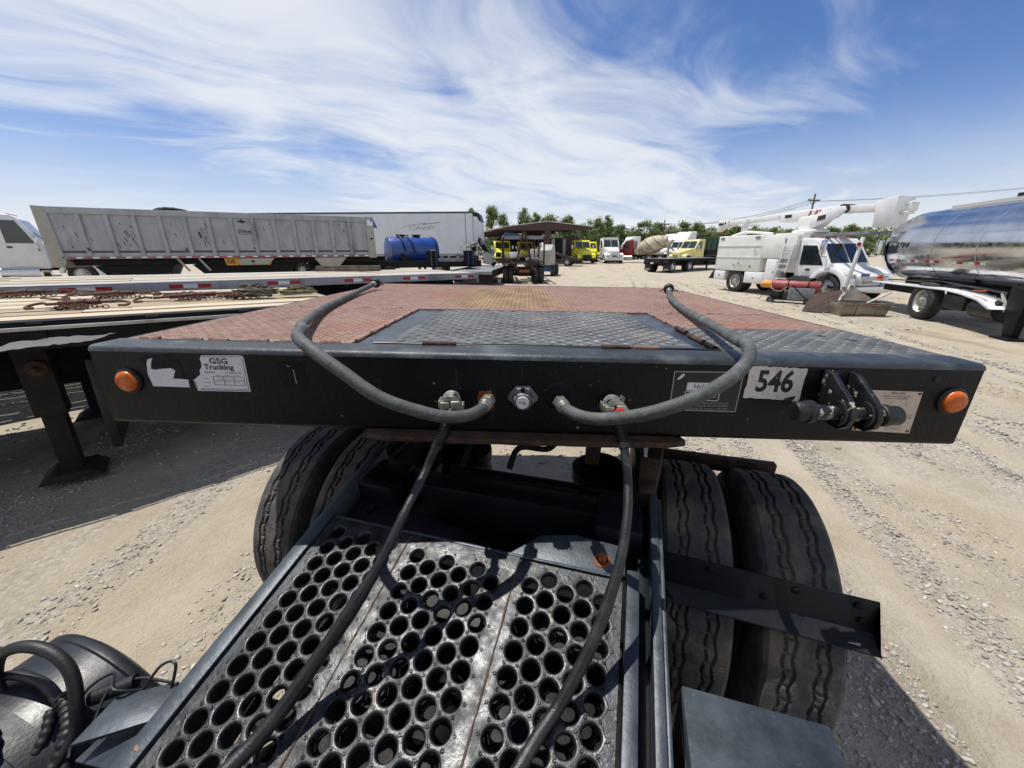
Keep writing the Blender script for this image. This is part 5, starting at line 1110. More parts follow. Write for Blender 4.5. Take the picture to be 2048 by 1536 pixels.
for x in (-2.2, -1.0):
    for s in (1, -1): wheel(LT, x, s*.98, .44, .42, .24, side=s)
b = B(); b.box(1.7, 3.2, -1.03, -.9, 1.04, 1.22)
for x in (1.9, 2.3, 2.8): b.box(x-.05, x+.05, -1.06, -.95, 1.05, 1.32)
b.build('winch_rack', 'machine_grey', LT, bev=.01)
b = B(); b.box(3.3, 4.1, -.9, 1.0, 1.03, 1.35); b.build('tool_tray', 'grille_black', LT, bev=.02)
BT = thing('tank', 'blue cylindrical steel tank with black pipes lying before the white trailer', 'tank', at(-6.80, 22.9, .62), R(33)); r = .80
b = B(); b.lathe([(0, -.10), (.35, -.07), (.60, .0), (r-.01, .05), (r, .08), (r, 1.05), (r+.012, 1.06), (r+.012, 1.12), (r, 1.13), (r, 2.75), (r-.02, 2.80), (.5, 2.86), (0, 2.92)], (-.2, 0, r+.08), (1, 0, 0), 40); b.build('shell', 'blue_paint', BT, ang=40)
b = B(); b.lathe([(r+.001, 2.60), (r+.02, 2.60), (r+.02, 2.66), (r+.001, 2.66)], (-.2, 0, r+.08), (1, 0, 0), 40); b.build('band', 'navy_paint', BT)
for x in (.62, 1.05, 1.55):
    b = B(); b.lathe([(.20, -.10), (.20, .06), (.25, .07), (.25, .12), (0, .14)] if x != 1.05 else [(.05, -.1), (.05, .1), (.08, .11), (0, .13)], (x, 0, r*2+.08), (0, 0, 1), 20); b.build('manhole', 'grille_black' if x < 1 else 'navy_paint', BT)
def girth(x0, x1, a0, a1, rr): return [(x0+(x1-x0)*i/12, -rr*sin(R(a0+(a1-a0)*i/12)), r+.08+rr*cos(R(a0+(a1-a0)*i/12))) for i in range(13)]
for x0, x1 in ((.40, .58), (.82, 1.10)):
    b = B(); b.tube(girth(x0, x1, -5, 88, r+.09), .035, 8); b.build('pipe', 'grille_black', BT)
b = B(); b.box(.25, .85, -r-.30, -r-.0, .10, .62); b.cyl((.4, -r-.15, .62), (.4, -r-.15, .80), .08, n=12); b.build('pump', 'navy_paint', BT, bev=.03)
for x in (.1, 2.2): b = B(); b.box(x-.12, x+.12, -.6, .6, 0, .24); b.build('saddle', 'navy_paint', BT)
# dark lowboy deck right of it and the wrecked machine on top
LW = thing('lowboy_trailer', 'dark steel lowboy trailer whose bare deck ends beside the flatbed corner', 'trailer', at(-1.9, 20.5, 0), R(84.5))
b = B(); b.box(0, 9, -.9, 1.2, .72, .86); b.build('deck', 'machine_grey', LW, bev=.02); b = B(); b.box(0, 9, -.98, -.905, .55, .92); b.build('side_rail', 'chassis', LW, bev=.01); b = B(); b.box(0, 9, 1.205, 1.28, .55, .92); b.build('side_rail', 'chassis', LW, bev=.01)
for x in np.arange(.4, 9, .55): b = B(); b.box(x-.04, x+.04, -1.0, -.981, .60, .88); b.build('stake_pocket', 'dark_steel', LW)
for x in (6.6, 7.8):
    for s in (1, -1): wheel(LW, x, s*1.0+.1, .42, .42, .26, side=s)
b = B(); b.box(.02, .12, -.9, 1.1, .30, .71); b.build('end_beam', 'dark_steel', LW)
MW = thing('wrecked_machine', 'tangled grey wrecked machine leaning on the lowboy trailer', 'machine', at(-1.75, 26.6, .87), R(-10))
random.seed(21)
for i in range(26):
    p = V((random.uniform(-.8, .9), random.uniform(-.6, .6), random.uniform(.05, 1.5))); p.x -= (p.z-.7)*.55; q = p+V((random.uniform(-.5, .5), random.uniform(-.4, .4), random.uniform(-.3, .5))); b = B()
    if i % 3 == 0: b.tube(spline([p, p.lerp(q, .5)+V((0, 0, .15)), q], 5), random.uniform(.025, .06), 6); nm = 'pipe'
    elif i % 3 == 1: b.beam(p, q, random.uniform(.08, .25), random.uniform(.05, .2)); nm = 'bracket'
    else: b.box(p.x-.15, p.x+.15, p.y-.12, p.y+.12, max(.01, p.z-.14), p.z+.14); nm = 'housing'
    b.build(nm, random.choice(('machine_grey', 'lift_white', 'machine_grey', 'lift_white', 'zinc', 'dark_steel')), MW, bev=.01)
b = B(); b.add([(.0, -.75, .25), (.55, -.70, .12), (.72, -.62, .75), (.18, -.66, .95)], [(0, 1, 2, 3)]); b.add([(.0, -.70, .25), (.55, -.65, .12), (.72, -.57, .75), (.18, -.61, .95)], [(3, 2, 1, 0)]); b.build('door_panel', 'lift_white', MW); b = B(); b.beam((.75, -.5, .1), (-.4, .1, 1.7), .12, .3); b.build('boom', 'dark_steel', MW, bev=.02)
b = B(); b.box(-1.1, -.7, -.5, .3, .05, .9); b.build('side_panel', 'orange_yellow', MW, bev=.03)
random.seed(11)

# ============================================================ MIDDLE OF THE YARD
# rusty tilt trailer with an A frame, seen from its tail
TT = thing('tilt_trailer', 'rusty steel trailer with tall A frame and dual tyres seen from behind', 'trailer', at(.72, 23.6, 0), R(92))
for s in (-1, 1):
    wheel(TT, .5, s*1.08, .5, .5, .27, side=s, rim='rim_white', dual=True); wheel(TT, 1.8, s*1.08, .5, .5, .27, side=s, rim='rim_white', dual=True)
    b = B(); b.box(-.3, 6.5, *sorted((s*.40, s*.55)), .80, 1.08); b.build('frame_rail', 'rusty_steel', TT, bev=.01)
    b = B(); b.box(.0, 2.3, *sorted((s*.62, s*1.28)), 1.07, 1.11); b.build('fender', 'dark_steel', TT, bev=.01)
    for x in (.1, 3.2, 6.3): b = B(); b.box(x-.045, x+.045, s*1.18-.045, s*1.18+.045, 1.08, 2.62); b.build('post', 'rusty_steel', TT)
    b = B(); b.box(.1, 6.3, s*1.18-.05, s*1.18+.05, 2.625, 2.72); b.build('top_rail', 'machine_grey', TT)
    b = B(); b.beam((-.05, s*.46, 1.05), (-.05, s*.05, 2.85), .13, .12); b.build('a_frame_leg', 'rusty_steel', TT)
    b = B(); b.beam((-.05, s*.55, 1.05), (2.4, s*.5, .55), .07, .10); b.build('brace', 'rusty_steel', TT)
    b = B(); b.beam((-.2, s*.70, 1.2), (3.0, s*1.1, 1.55), .08, .12); b.build('ramp_beam', 'maroon_paint', TT)
b = B(); b.lathe([(.02, -.04), (.10, -.04), (.10, .04), (.02, .04)], (-.05, 0, 2.95), (1, 0, 0), 14); b.build('pulley', 'rusty_steel', TT)
for z in (1.5, 1.95, 2.35): w = .42*(2.85-z)/1.8+.05; b = B(); b.beam((-.05, -w, z), (-.05, w, z), .06, .06); b.build('a_frame_bar', 'rusty_steel', TT)
for x, z in ((.1, 2.53), (.1, 1.25), (1.4, 2.66), (3.2, 2.66)):
    b = B(); b.box(x-.04, x+.04, -1.13, 1.13, z-.05, z+.05); b.build('cross_bar', 'machine_grey' if z > 2 else 'rusty_steel', TT)
b = B(); b.box(-.25, .0, -.55, .55, .62, .98); b.cyl((-.1, -.3, .55), (-.1, .3, .55), .12, n=12); b.build('tail_box', 'dark_steel', TT, bev=.02)
b = B(); b.cyl((.5, -.9, .5), (.5, .9, .5), .08, n=10); b.cyl((1.8, -.9, .5), (1.8, .9, .5), .08, n=10); b.build('axle_group', 'dark_steel', TT)
b = B(); b.box(-.26, -.255, -.3, .3, .66, .80); b.build('chain_guard', 'rust_orange', TT)
b = B(); b.box(.3, 1.4, -.95, -.2, 1.12, 1.45); b.prism([(.4, 1.46), (1.6, 1.46), (1.3, 1.8), (.6, 1.75)], 'y', .15, .85); b.build('cargo', 'machine_grey', TT, bev=.03)
b = B(); b.prism([(-1.1, 2.73), (-.2, 2.78), (1.05, 2.95), (1.1, 2.73)], 'x', 2.0, 3.4); b.build('folded_sheet', 'lift_blue', TT); b = B(); b.prism([(.75, 2.73), (-.55, 2.74), (-.3, 2.93), (.7, 2.90)], 'x', 3.8, 4.8); b.build('hood_panel', 'yellow_paint', TT, bev=.04)
b = B(); b.box(.02, .05, 1.35, 1.55, .05, .28); b.cyl((.03, 1.45, 0), (.03, 1.45, .3), .02, n=8); b.build('stand_jack', 'rail_white', TT)
# grey white boom lift
GL = thing('boom_lift', 'grey white boom lift on a blue wheeled base right of the rusty trailer', 'lift', at(2.55, 31.6, 0), R(75))
b = B(); b.box(-1.1, 1.1, -.75, .75, .35, .72); b.build('base', 'lift_blue', GL, bev=.06)
for x in (-.85, .85):
    for s in (-1, 1): wheel(GL, x, s*.85, .42, .42, .28, side=s, rim='lift_blue')
b = B(); b.prism([(-1.2, .80), (.8, .80), (.9, 1.3), (.5, 2.25), (-.2, 2.30), (-1.25, 1.9)], 'y', -.75, .15); b.build('counterweight', 'lift_white', GL, bev=.08)
b = B(); b.prism([(-1.0, .85), (.5, .85), (.2, 1.7), (-.9, 2.0)], 'y', .25, .95); b.build('engine_cover', 'lift_white', GL, bev=.08)
b = B(); b.tube(spline([(-.5, .1, 1.9), (.2, .15, 2.3), (.6, .4, 2.32), (1.2, .9, 1.7)], 6), .10, 8); b.build('boom', 'lift_white', GL); b = B(); b.cyl((0, 0, .7), (0, 0, .82), .5, n=20); b.build('turntable', 'dark_steel', GL)
# open shed
SH = thing('open_shed', 'open maroon shed with pale low gable roof and wide centre post', 'building', at(4.3, 48.6, 0), R(2))
hw, ez, pz, dp = 5.35, 4.15, 4.75, 34
b = B(); sl = .22
def roof_pt(x, y): return (x-y*sl, y, pz-(pz-ez)*abs(x)/hw)
vs = [roof_pt(-hw, 0), roof_pt(0, 0), roof_pt(hw, 0), roof_pt(hw, dp), roof_pt(0, dp), roof_pt(-hw, dp)]
b.add(vs+[(x, y, z+.09) for x, y, z in vs], [(0, 1, 4, 5), (1, 2, 3, 4), (11, 10, 7, 6), (10, 9, 8, 7), (0, 6, 7, 1), (1, 7, 8, 2), (2, 8, 9, 3), (3, 9, 10, 4), (4, 10, 11, 5), (5, 11, 6, 0)]); b.build('roof', 'roof_metal', SH, smooth=False)
b = B(); b.prism([(-hw+.05, ez-.01), (0, pz-.01), (hw-.05, ez-.01), (hw-.05, ez-.30), (.35, pz-.95), (-.35, pz-.95), (-hw+.05, ez-.30)], 'y', .06, .22); b.build('gable_beam', 'maroon_paint', SH)
for y in (6, 12, 18, 24, 30):
    b = B(); b.prism([(-hw+.05-y*sl, ez-.02), (0-y*sl, pz-.02), (hw-.05-y*sl, ez-.02), (hw-.05-y*sl, ez-.30), (-y*sl, pz-.7), (-hw+.05-y*sl, ez-.30)], 'y', y, y+.15); b.build('rafter', 'maroon_paint', SH)
for k in range(-4, 5):
    if k == 0: continue
    x = k*1.18; b = B(); z = pz-(pz-ez)*abs(x)/hw-.03; b.beam((x, .25, z-.06), (x-dp*sl, dp, z-.06), .10, .10); b.build('purlin', 'maroon_paint', SH)
b = B(); b.box(-.32, .32, .0, .5, 0, pz-.96); b.build('post', 'maroon_paint', SH, bev=.01)
for y in (12, 24): b = B(); b.box(-.25-y*sl, .25-y*sl, y+.16, y+.6, 0, pz-.75); b.build('post', 'maroon_paint', SH)
for i, (x, m) in enumerate(((1.0, 'weathered_alu'), (1.9, 'reefer_white'), (2.75, 'grille_black'), (3.5, 'reefer_white'))):
    b = B(); b.box(x-.22, x+.22, 9, 9.3, 0, 3.1); b.build('panel', m, SH)
b = B(); b.prism([(3.7, 0), (6.2, 0), (6.2, 1.9), (5.2, 3.5), (3.7, 3.5)], 'y', 8.6, 8.8); b.build('wall_panel', 'maroon_paint', SH)
b = B(); b.box(-6, 6, 16, 16.2, 0, 3.4); b.build('back_wall', 'dark_steel', SH)
# maroon loading ramps beside it
RM = thing('loading_ramp', 'pair of maroon car carrier ramps sloping down beside the yellow truck', 'ramp', at(4.9, 45.6, 0), R(-20))
for s in (-.5, .5):
    b = B(); b.beam((-2.2, s, 2.0), (2.8, s, .55), .25, .16); b.build('ramp_rail', 'maroon_paint', RM)
b = B(); b.box(-2.3, 3.0, -.9, .9, .50, .66); b.build('deck', 'rusty_steel', RM)
for x in (-1.6, 1.6):
    for s in (-1, 1): wheel(RM, x, s*.95, .4, .4, .24, side=s)
for x, z in ((-2.0, 1.9), (-.5, 1.45)): b = B(); b.box(x-.05, x+.05, -.55, .55, .66, z); b.build('strut', 'maroon_paint', RM)
Y1 = truck('bright yellow truck parked nose toward us right of the shed', at(9.25, 51.0, 0), R(-100+18), 'yellow_paint', wb=4.5, front=.7)
b = B(); b.box(.78, .86, -.55, .55, .62, 1.0); b.build('push_bar', 'grille_black', Y1, bev=.02)
truck('yellow truck standing under the left side of the shed roof', at(-1.05, 52.5, 0), R(-82), 'yellow_paint', wb=4.5)
truck('yellow truck half hidden behind the rusty trailer under the shed', at(2.2, 58.0, 0), R(-82), 'yellow_paint', wb=4.5)
truck('yellow truck mostly hidden between the yellow and white trucks', at(11.9, 60.0, 0), R(-84), 'yellow_paint', wb=4.5, small=True)
V1 = truck('white long nosed highway truck facing us with chrome bumper', at(12.55, 50.2, 0), R(-87), 'white_paint', wb=5.0, hood_z=1.85, cabz=2.95, roofcol='white_paint')
b = B(); b.beam((.825, .36, .85), (.80, -.38, 1.28), .06, .02, up=(1, 0, 0)); b.build('grille_slash', 'chrome', V1)
b = B(); b.tube([(.92, -.55, .62), (.95, -.45, .98), (.95, .45, .98), (.92, .55, .62)], .045, 8); b.build('guard_bar', 'chrome', V1)
b = B(); b.box(-1.72, -1.45, -1.0, 1.0, 2.86, 3.05); b.build('sun_visor', 'white_paint', V1, bev=.03)
for px_, y, lab, f in ((1243, 70, 'small white truck with peaked fairing behind the white highway truck', 1.0), (1322, 58, 'white sleeper truck with tall fairing behind the mixer drum', 1.0), (1345, 54, 'white sleeper truck with tall fairing beside the cream truck', 1.1)):
    truck(lab, at((px_-1024)/769*y*.955, y, 0), R(-138), 'white_paint', wb=5.2, sleeper=1.4, fairing=f, group='white sleeper trucks parked in a row', small=False)
# cement mixer
MX = truck('red cab cement mixer truck with muddy cream drum', at(13.9, 54.3, 0), R(150), 'red_paint', wb=4.6, roofcol='white_paint', fairing=.35, front=.7, name='mixer_truck')
b = B(); b.lathe([(.35, -1.75), (.85, -1.3), (1.06, -.45), (1.08, .25), (.90, 1.05), (.58, 1.75), (.52, 1.95), (.42, 1.95), (.42, 1.7)], (-4.6, 0, 2.10), (-1, 0, .36), 26)
dr = b.build('drum', 'concrete_cream', MX, ang=50)
for k in range(3):
    b = B(); P = []
    for i in range(24):
        t = i/23; h = -1.2+2.8*t; rr = np.interp(h, [-1.3, -.45, .25, 1.05, 1.75], [.85, 1.06, 1.08, .90, .58])+.02; a = 2*PI*(k/3+t*.9); d = V((-1, 0, .36)).normalized(); u = V((0, 1, 0)); w = d.cross(u); P.append(V((-4.6, 0, 2.10))+d*h+(u*cos(a)+w*sin(a))*rr)
    b.tube(P, .035, 5); b.build('spiral', 'timber', dr)
b = B(); b.prism([(-6.3, 2.3), (-7.0, 2.8), (-7.2, 2.75), (-6.9, 2.2), (-6.5, 1.9)], 'y', -.55, .55); b.build('hopper', 'concrete_cream', MX, bev=.03)
b = B(); b.beam((-6.7, .2, 2.0), (-8.0, .5, .9), .50, .12); b.build('chute', 'concrete_cream', MX, bev=.03)
b = B(); b.box(-7.0, -2.7, -.5, .5, 1.0, 1.12); b.beam((-6.6, -.4, 1.1), (-6.7, -.4, 2.3), .14); b.beam((-6.6, .4, 1.1), (-6.7, .4, 2.3), .14); b.cyl((-2.9, -.9, 1.5), (-2.9, .9, 1.5), .3, n=14); b.build('sub_frame', 'concrete_cream', MX)
# cream truck, green dump body, black flatbed, loader bucket
CT = truck('cream coloured long nosed truck facing left behind the black flatbed', at(19.0, 45.6, 0), R(207), 'cream_paint', wb=4.8)
for i, z in enumerate((1.3, 2.1)):
    b = B(); b.box(-6.8, -2.8, -1.2, 1.2, 1.0+.02*i, 1.05+.02*i+i*.6); b.build('flat_body', 'machine_grey' if i == 0 else 'dark_steel', CT)
GD = thing('green_trailer', 'dark green high sided dump trailer behind the cream truck', 'trailer', at(28.6, 58.5, 0), R(12))
b = B(); b.box(-3.6, 4, -1.2, 1.2, 1.2, 3.1); b.prism([(-3.6, 1.3), (-5.3, 1.3), (-4.6, 2.2), (-3.6, 3.25)], 'y', -1.15, 1.15); b.build('tub', 'green_paint', GD, bev=.05)
for x in np.arange(-3.2, 4, .8): b = B(); b.box(x-.06, x+.06, -1.28, -1.201, 1.2, 3.1); b.build('side_rib', 'green_paint', GD)
b = B(); b.tube(spline([(-3.6, -1.1, 3.2), (-1, -1.1, 3.5), (2, -1.1, 3.45), (4, -1.1, 3.2)], 5), .05, 6); b.build('tarp_bow', 'dark_steel', GD)
for x in (2.0, 3.2):
    for s in (-1, 1): wheel(GD, x, s*1.0, .5, side=s, dual=True)
BF = thing('flatbed_trailer', 'black flatbed trailer with red tail lights and chrome wheels in mid yard', 'trailer', at(12.65, 35.15, -.02), R(90-52))
b = B(); b.box(0, 9.5, -1.22, 1.22, 1.10, 1.19); b.build('deck', 'machine_grey', BF, bev=.01)
b = B(); b.box(0, 9.5, -1.27, -1.225, 1.02, 1.20); b.build('side_rail', 'chassis', BF)
b = B(); b.box(-.06, -.002, -1.25, 1.25, .70, 1.185); b.build('tail_beam', 'chassis', BF, bev=.01)
for x in np.arange(.5, 9.4, .5): b = B(); b.box(x-.07, x+.07, -1.20, 1.20, .96, 1.098); b.build('crossmember', 'chassis', BF)
for y in (-1.05, -.85, -.2, 0, .2, .85, 1.05): b = B(); b.cyl((-.061, y, .95), (-.085, y, .95), .06, n=12); b.build('tail_light', 'tail_red', BF)
b = B(); b.box(-.075, -.062, .28, .55, .74, .88); b.build('number_plate', 'reflect_white', BF)
for y in (-.9, .9): b = B(); b.box(.12, .15, y-.32, y+.32, .18, .78); mf = b.build('mud_flap', 'rubber_black', BF); b = B(); b.box(.114, .119, y-.22, y+.22, .22, .36); b.build('flap_plate', 'zinc', mf)
for x in (.75, 3.6):
    for s in (-1, 1): wheel(BF, x, s*1.02, .5, side=s, rim='chrome', dual=True)
b = B(); b.box(.2, 9, -.55, -.40, .55, .955); b.box(.2, 9, .40, .55, .55, .955); b.build('main_beam', 'chassis', BF)
landing_leg(BF, 7.6, -.7, .9); landing_leg(BF, 7.6, .7, .9)
LK = thing('loader_bucket', 'rusty yellow loader bucket on the ground left of the bucket truck', 'bucket', at(14.1, 28.4, 0), R(150))
b = B(); prof = [(0, .02), (-.55, .0), (-.75, .25), (-.70, .75), (-.45, 1.0), (-.40, .96), (-.62, .70), (-.66, .28), (-.50, .07), (0, .06)]; b.prism(prof, 'y', -.7, .7); b.build('shell', 'loader_yellow', LK)
for s in (-.72, .70): b = B(); b.prism([(0, .02), (-.55, .0), (-.75, .25), (-.70, .75), (-.45, 1.0)], 'y', s, s+.02); b.build('side_plate', 'rusty_steel', LK)
b = B(); b.box(-1.0, -.76, -.3, .3, .25, .6); b.build('mount', 'loader_yellow', LK, bev=.02)
# ============================================================ BUCKET TRUCK
BK = truck('white bucket truck with tall chip box and folded aerial boom', (12.62, 14.83, 0), R(-74.4), 'white_paint', wb=4.15, tandem=False, hood_z=1.32, cabz=2.26, front=.70, cb=-.12, xb=-1.40, tankm='chassis', rim='rim_alu', name='bucket_truck', frame_end=-5.4, grille='zinc')
yN = -1.20       # the side towards us
b = B(); b.box(-5.45, -2.92, yN, 1.2, .95, 2.46); b.build('chip_box', 'white_worn', BK, bev=.04, seg=3)
b = B(); b.box(-2.915, -1.42, yN-.01, 1.21, 1.52, 2.40); b.build('upper_body', 'white_worn', BK, bev=.02)
b = B(); b.box(-2.915, -1.42, -.9, 1.21, .98, 1.515); b.build('lower_body', 'white_worn', BK, bev=.02)
for z in (2.03, 1.55): b = B(); b.box(-5.42, -2.95, yN-.02, yN-.001, z-.02, z+.02); b.build('side_rib', 'white_worn', BK)
for x0, x1, z0, z1 in ((-5.42, -4.75, .50, .92), (-3.62, -2.62, .46, .94)):
    b = B(); b.box(x0, x1, yN, -.55, z0, z1); bx = b.build('side_box', 'white_paint', BK, bev=.015)
    b = B(); b.box(x0+.04, x1-.04, yN-.012, yN-.001, z0+.04, z1-.04); b.build('box_door', 'white_paint', bx, bev=.004)
    b = B(); b.box((x0+x1)/2-.05, (x0+x1)/2+.05, yN-.024, yN-.0125, z0+.20, z0+.25); b.build('latch', 'zinc', bx)
b = B(); b.box(-2.60, -2.08, yN-.005, -.6, .46, 1.50); lk = b.build('tall_locker', 'white_paint', BK, bev=.015); b = B(); b.box(-2.56, -2.12, yN-.018, yN-.006, .52, 1.46); b.build('locker_door', 'white_paint', lk, bev=.005); b = B(); b.cyl((-2.18, yN-.018, .98), (-2.18, yN-.035, .98), .025, n=10); b.build('lock', 'grille_black', lk)
for x, z, w, h in ((-5.2, 2.36, .12, .05), (-3.25, 2.36, .12, .05), (-4.3, 1.2, .03, .03), (-4.05, 1.28, .03, .04), (-3.9, 1.18, .03, .03), (-3.4, 1.16, .04, .05), (-1.9, 2.2, .04, .08), (-1.85, 1.22, .2, .03)):
    b = B(); b.box(x-w, x+w, yN-.016, yN-.0115, z-h, z+h); b.build('side_mark', 'machine_grey', BK, smooth=False)
b = B(); b.box(-2.07, -1.45, -1.15, -.905, .62, .70); b.build('platform', 'dark_steel', BK)
# ladder on the side
for x in (-1.95, -1.55):
    b = B(); b.beam((x-.02, yN-.10, .98), (x+.08, yN-.05, 2.05), .05, .03, up=(1, 0, 0)); b.build('ladder_rail', 'white_paint', BK)
for k in range(5): z = 1.10+k*.22; b = B(); b.beam((-1.96+k*.02, yN-.095+k*.01, z), (-1.53+k*.02, yN-.095+k*.01, z), .03, .03); b.build('ladder_rung', 'white_paint', BK)
for z in (.45, .72): b = B(); b.box(-2.0, -1.6, -1.2, -1.0, z, z+.04); b.build('step_tread', 'white_paint', BK)
b = B(); b.box(-2.03, -2.0, -1.2, -1.0, .40, .78); b.box(-1.6, -1.57, -1.2, -1.0, .40, .78); b.build('step_frame', 'white_paint', BK)
# boom rest, turret, booms, bucket
b = B(); b.box(-5.35, -5.15, -.12, .12, 2.465, 2.93); b.box(-5.4, -5.1, -.3, .3, 2.93, 3.0); b.build('boom_rest', 'white_worn', BK, bev=.02)
b = B(); b.tube(spline([(-5.3, -.6, 2.47), (-4.6, -.6, 2.62), (-3.9, -.6, 2.58), (-3.2, -.5, 2.5)], 5), .06, 8); b.build('hose_bundle', 'white_worn', BK)
b = B(); b.box(-2.75, -1.5, -.85, .85, 2.41, 2.50); b.lathe([(.62, 0), (.62, .08), (.5, .12), (.42, .14), (.42, .26), (0, .26)], (-1.95, 0, 2.5), (0, 0, 1), 24); b.build('turret', 'white_worn', BK, bev=.01)
b = B(); b.prism([(-2.35, 2.70), (-1.55, 2.70), (-1.35, 2.95), (-1.05, 3.30), (-1.25, 3.42), (-1.7, 3.15), (-2.35, 3.1)], 'y', -.28, .28); b.build('pedestal', 'white_worn', BK, bev=.04)
b = B(); b.prism([(-2.2, 2.78), (-1.8, 2.62), (-.75, 2.98), (-.52, 3.22), (-.60, 3.36), (-.85, 3.36)], 'y', -.36, -.285); b.build('knuckle_link', 'white_paint', BK, bev=.02); b = B(); b.prism([(-1.5, 2.90), (-1.2, 2.95), (-1.2, 3.12), (-1.48, 3.08)], 'y', -.375, -.361); b.build('opening', 'rusty_steel', BK)
b = B(); b.beam((-6.55, -.02, 3.10), (-3.05, -.02, 3.21), .26, .24); b.build('upper_boom', 'white_worn', BK, bev=.03)
b = B(); b.prism([(-6.85, 2.72), (-6.45, 2.92), (-6.1, 2.94), (-6.1, 3.26), (-6.75, 3.26)], 'y', -.20, .16); b.build('boom_tip', 'white_worn', BK, bev=.02); b = B(); b.box(-6.72, -6.42, -.214, -.201, 3.04, 3.14); b.cyl((-6.30, -.20, 3.12), (-6.30, -.215, 3.12), .05, n=10); b.build('opening', 'grille_black', BK)
b = B(); b.prism([(-3.35, 3.0), (-2.9, 2.94), (-1.2, 3.12), (-.75, 3.18), (-.7, 3.40), (-3.2, 3.34)], 'y', -.20, .18); b.build('lower_boom', 'white_worn', BK, bev=.04); b = B(); b.box(-3.05, -2.75, -.214, -.201, 3.12, 3.24); b.build('opening', 'grille_black', BK)
for x in (-2.0, -1.75, -1.62): b = B(); b.prism([(x-.03, 3.14), (x+.05, 3.14), (x+.08, 3.32), (x+.02, 3.32)], 'y', -.216, -.2015); b.build('painted_mark', 'faded_red', BK, smooth=False)
b = B(); b.lathe([(.0, -.26), (.16, -.26), (.16, .24), (0, .24)], (-.72, 0, 3.28), (0, 1, 0), 18); b.build('elbow_pin', 'rusty_steel', BK)
b = B(); b.beam((-.80, .0, 3.26), (.55, .0, 3.20), .22, .26); b.build('jib', 'white_worn', BK, bev=.02)
b = B(); b.loft([[(x, y, z) for x, y, z in ((.48, -.36, 2.56), (1.02, -.36, 2.58), (1.02, .36, 2.58), (.48, .36, 2.56))], [(.42, -.41, 3.42), (1.08, -.41, 3.52), (1.08, .41, 3.48), (.42, .41, 3.40)]]); b.build('bucket', 'white_paint', BK, bev=.04)
b = B(); b.box(1.09, 1.30, -.16, .16, 2.95, 3.03); b.box(1.27, 1.33, -.16, .2, 3.03, 3.30); b.beam((1.09, 0, 3.25), (1.30, 0, 3.33), .06); b.build('control_box', 'white_worn', BK, bev=.02)
b = B(); b.prism([(-1.41, 2.42), (.62, 2.46), (.62, 2.36), (-1.41, 2.32)], 'y', -.60, -.42); b.build('roof_rack', 'machine_grey', BK)
b = B(); b.prism([(-1.41, 2.42), (.62, 2.46), (.62, 2.36), (-1.41, 2.32)], 'y', .30, .52); b.build('roof_rack', 'machine_grey', BK)
b = B(); b.beam((.74, yN+.02, .62), (.86, yN+.02, 2.24), .085, .09, up=(0, 1, 0)); gb = b.build('guard_bar', 'white_paint', BK, bev=.01); b = B(); b.box(.68, .86, yN-.06, yN+.06, .50, .63); b.build('bar_foot', 'rim_alu', gb); b = B(); b.cyl((.845, yN-.035, 2.02), (.845, yN-.055, 2.02), .095, n=20); b.build('reflector', 'reflect_white', gb); b = B(); b.cyl((.845, yN-.0555, 2.02), (.845, yN-.065, 2.02), .065, n=20); b.build('reflector_face', 'tail_red', gb)
b = B(); b.box(-.30, .62, -1.14, -.80, .52, .60); b.build('front_bumper_side', 'chassis', BK)
b = B(); b.box(.45, .62, -.98, -.62, .80, .96); b.build('headlight', 'glass', BK, bev=.03)
b = B(); b.box(.675, .685, -.5, -.1, .78, 1.05); b.build('blue_patch', 'blue_paint', BK)

# ============================================================ TANKER
TK = thing('tanker_trailer', 'polished steel tank trailer reflecting the yard with red and white tape', 'trailer', (12.3, 10.4, 0), math.atan2(.949, .315))
tr, tz = 1.03, 1.93
b = B(); xs = [3.28, 3.22, 3.10, 2.92, 2.6, 1.899, .4, .398, -1.2, -1.202, -3.2, -3.202, -5.5, -8.5]; rr = [.0, .45, .78, .96, tr, tr+.002, tr+.002, tr, tr, tr+.002, tr+.002, tr, tr, tr]
b.lathe([(r, x) for r, x in zip(rr, xs)], (0, 0, tz), (1, 0, 0), 72); b.build('shell', 'tanker', TK, ang=40)
# crumpled cover sheet at the end
def crump(i, j):
    a = R(-10+i*8.0); x = 2.60+j*.12; rad = np.interp(x, [2.4, 2.6, 2.92, 3.10, 3.22], [tr+.02, tr+.02, .985, .82, .55])+.03*mnoise.noise(V((i*.55, j*.7, 2)))+.010
    return (x+.04*mnoise.noise(V((i*.6, j*.5, 7))), rad*cos(a), tz-rad*sin(a)+.0)
b = B(); b.grid(crump, 10, 6); b.build('crumpled_cover', 'tanker', TK, ang=80)
for x in (1.88, .40, -1.2, -3.2):
    b = B(); b.lathe([(tr+.003, -.012), (tr+.009, -.010), (tr+.009, .010), (tr+.003, .012)], (x, 0, tz), (1, 0, 0), 64); b.build('seam', 'tanker', TK)
b = B(); b.box(-6, 1.5, -.30, .30, tz+tr-.04, tz+tr+.05); b.build('walkway', 'roof_metal', TK); b = B(); b.cyl((-.35, 0, tz+tr+.05), (-.35, 0, tz+tr+.16), .12, n=14); b.build('vent', 'grille_black', TK)
def ty(z): return math.sqrt(max(0, (tr+.006)**2-(z-tz)**2))
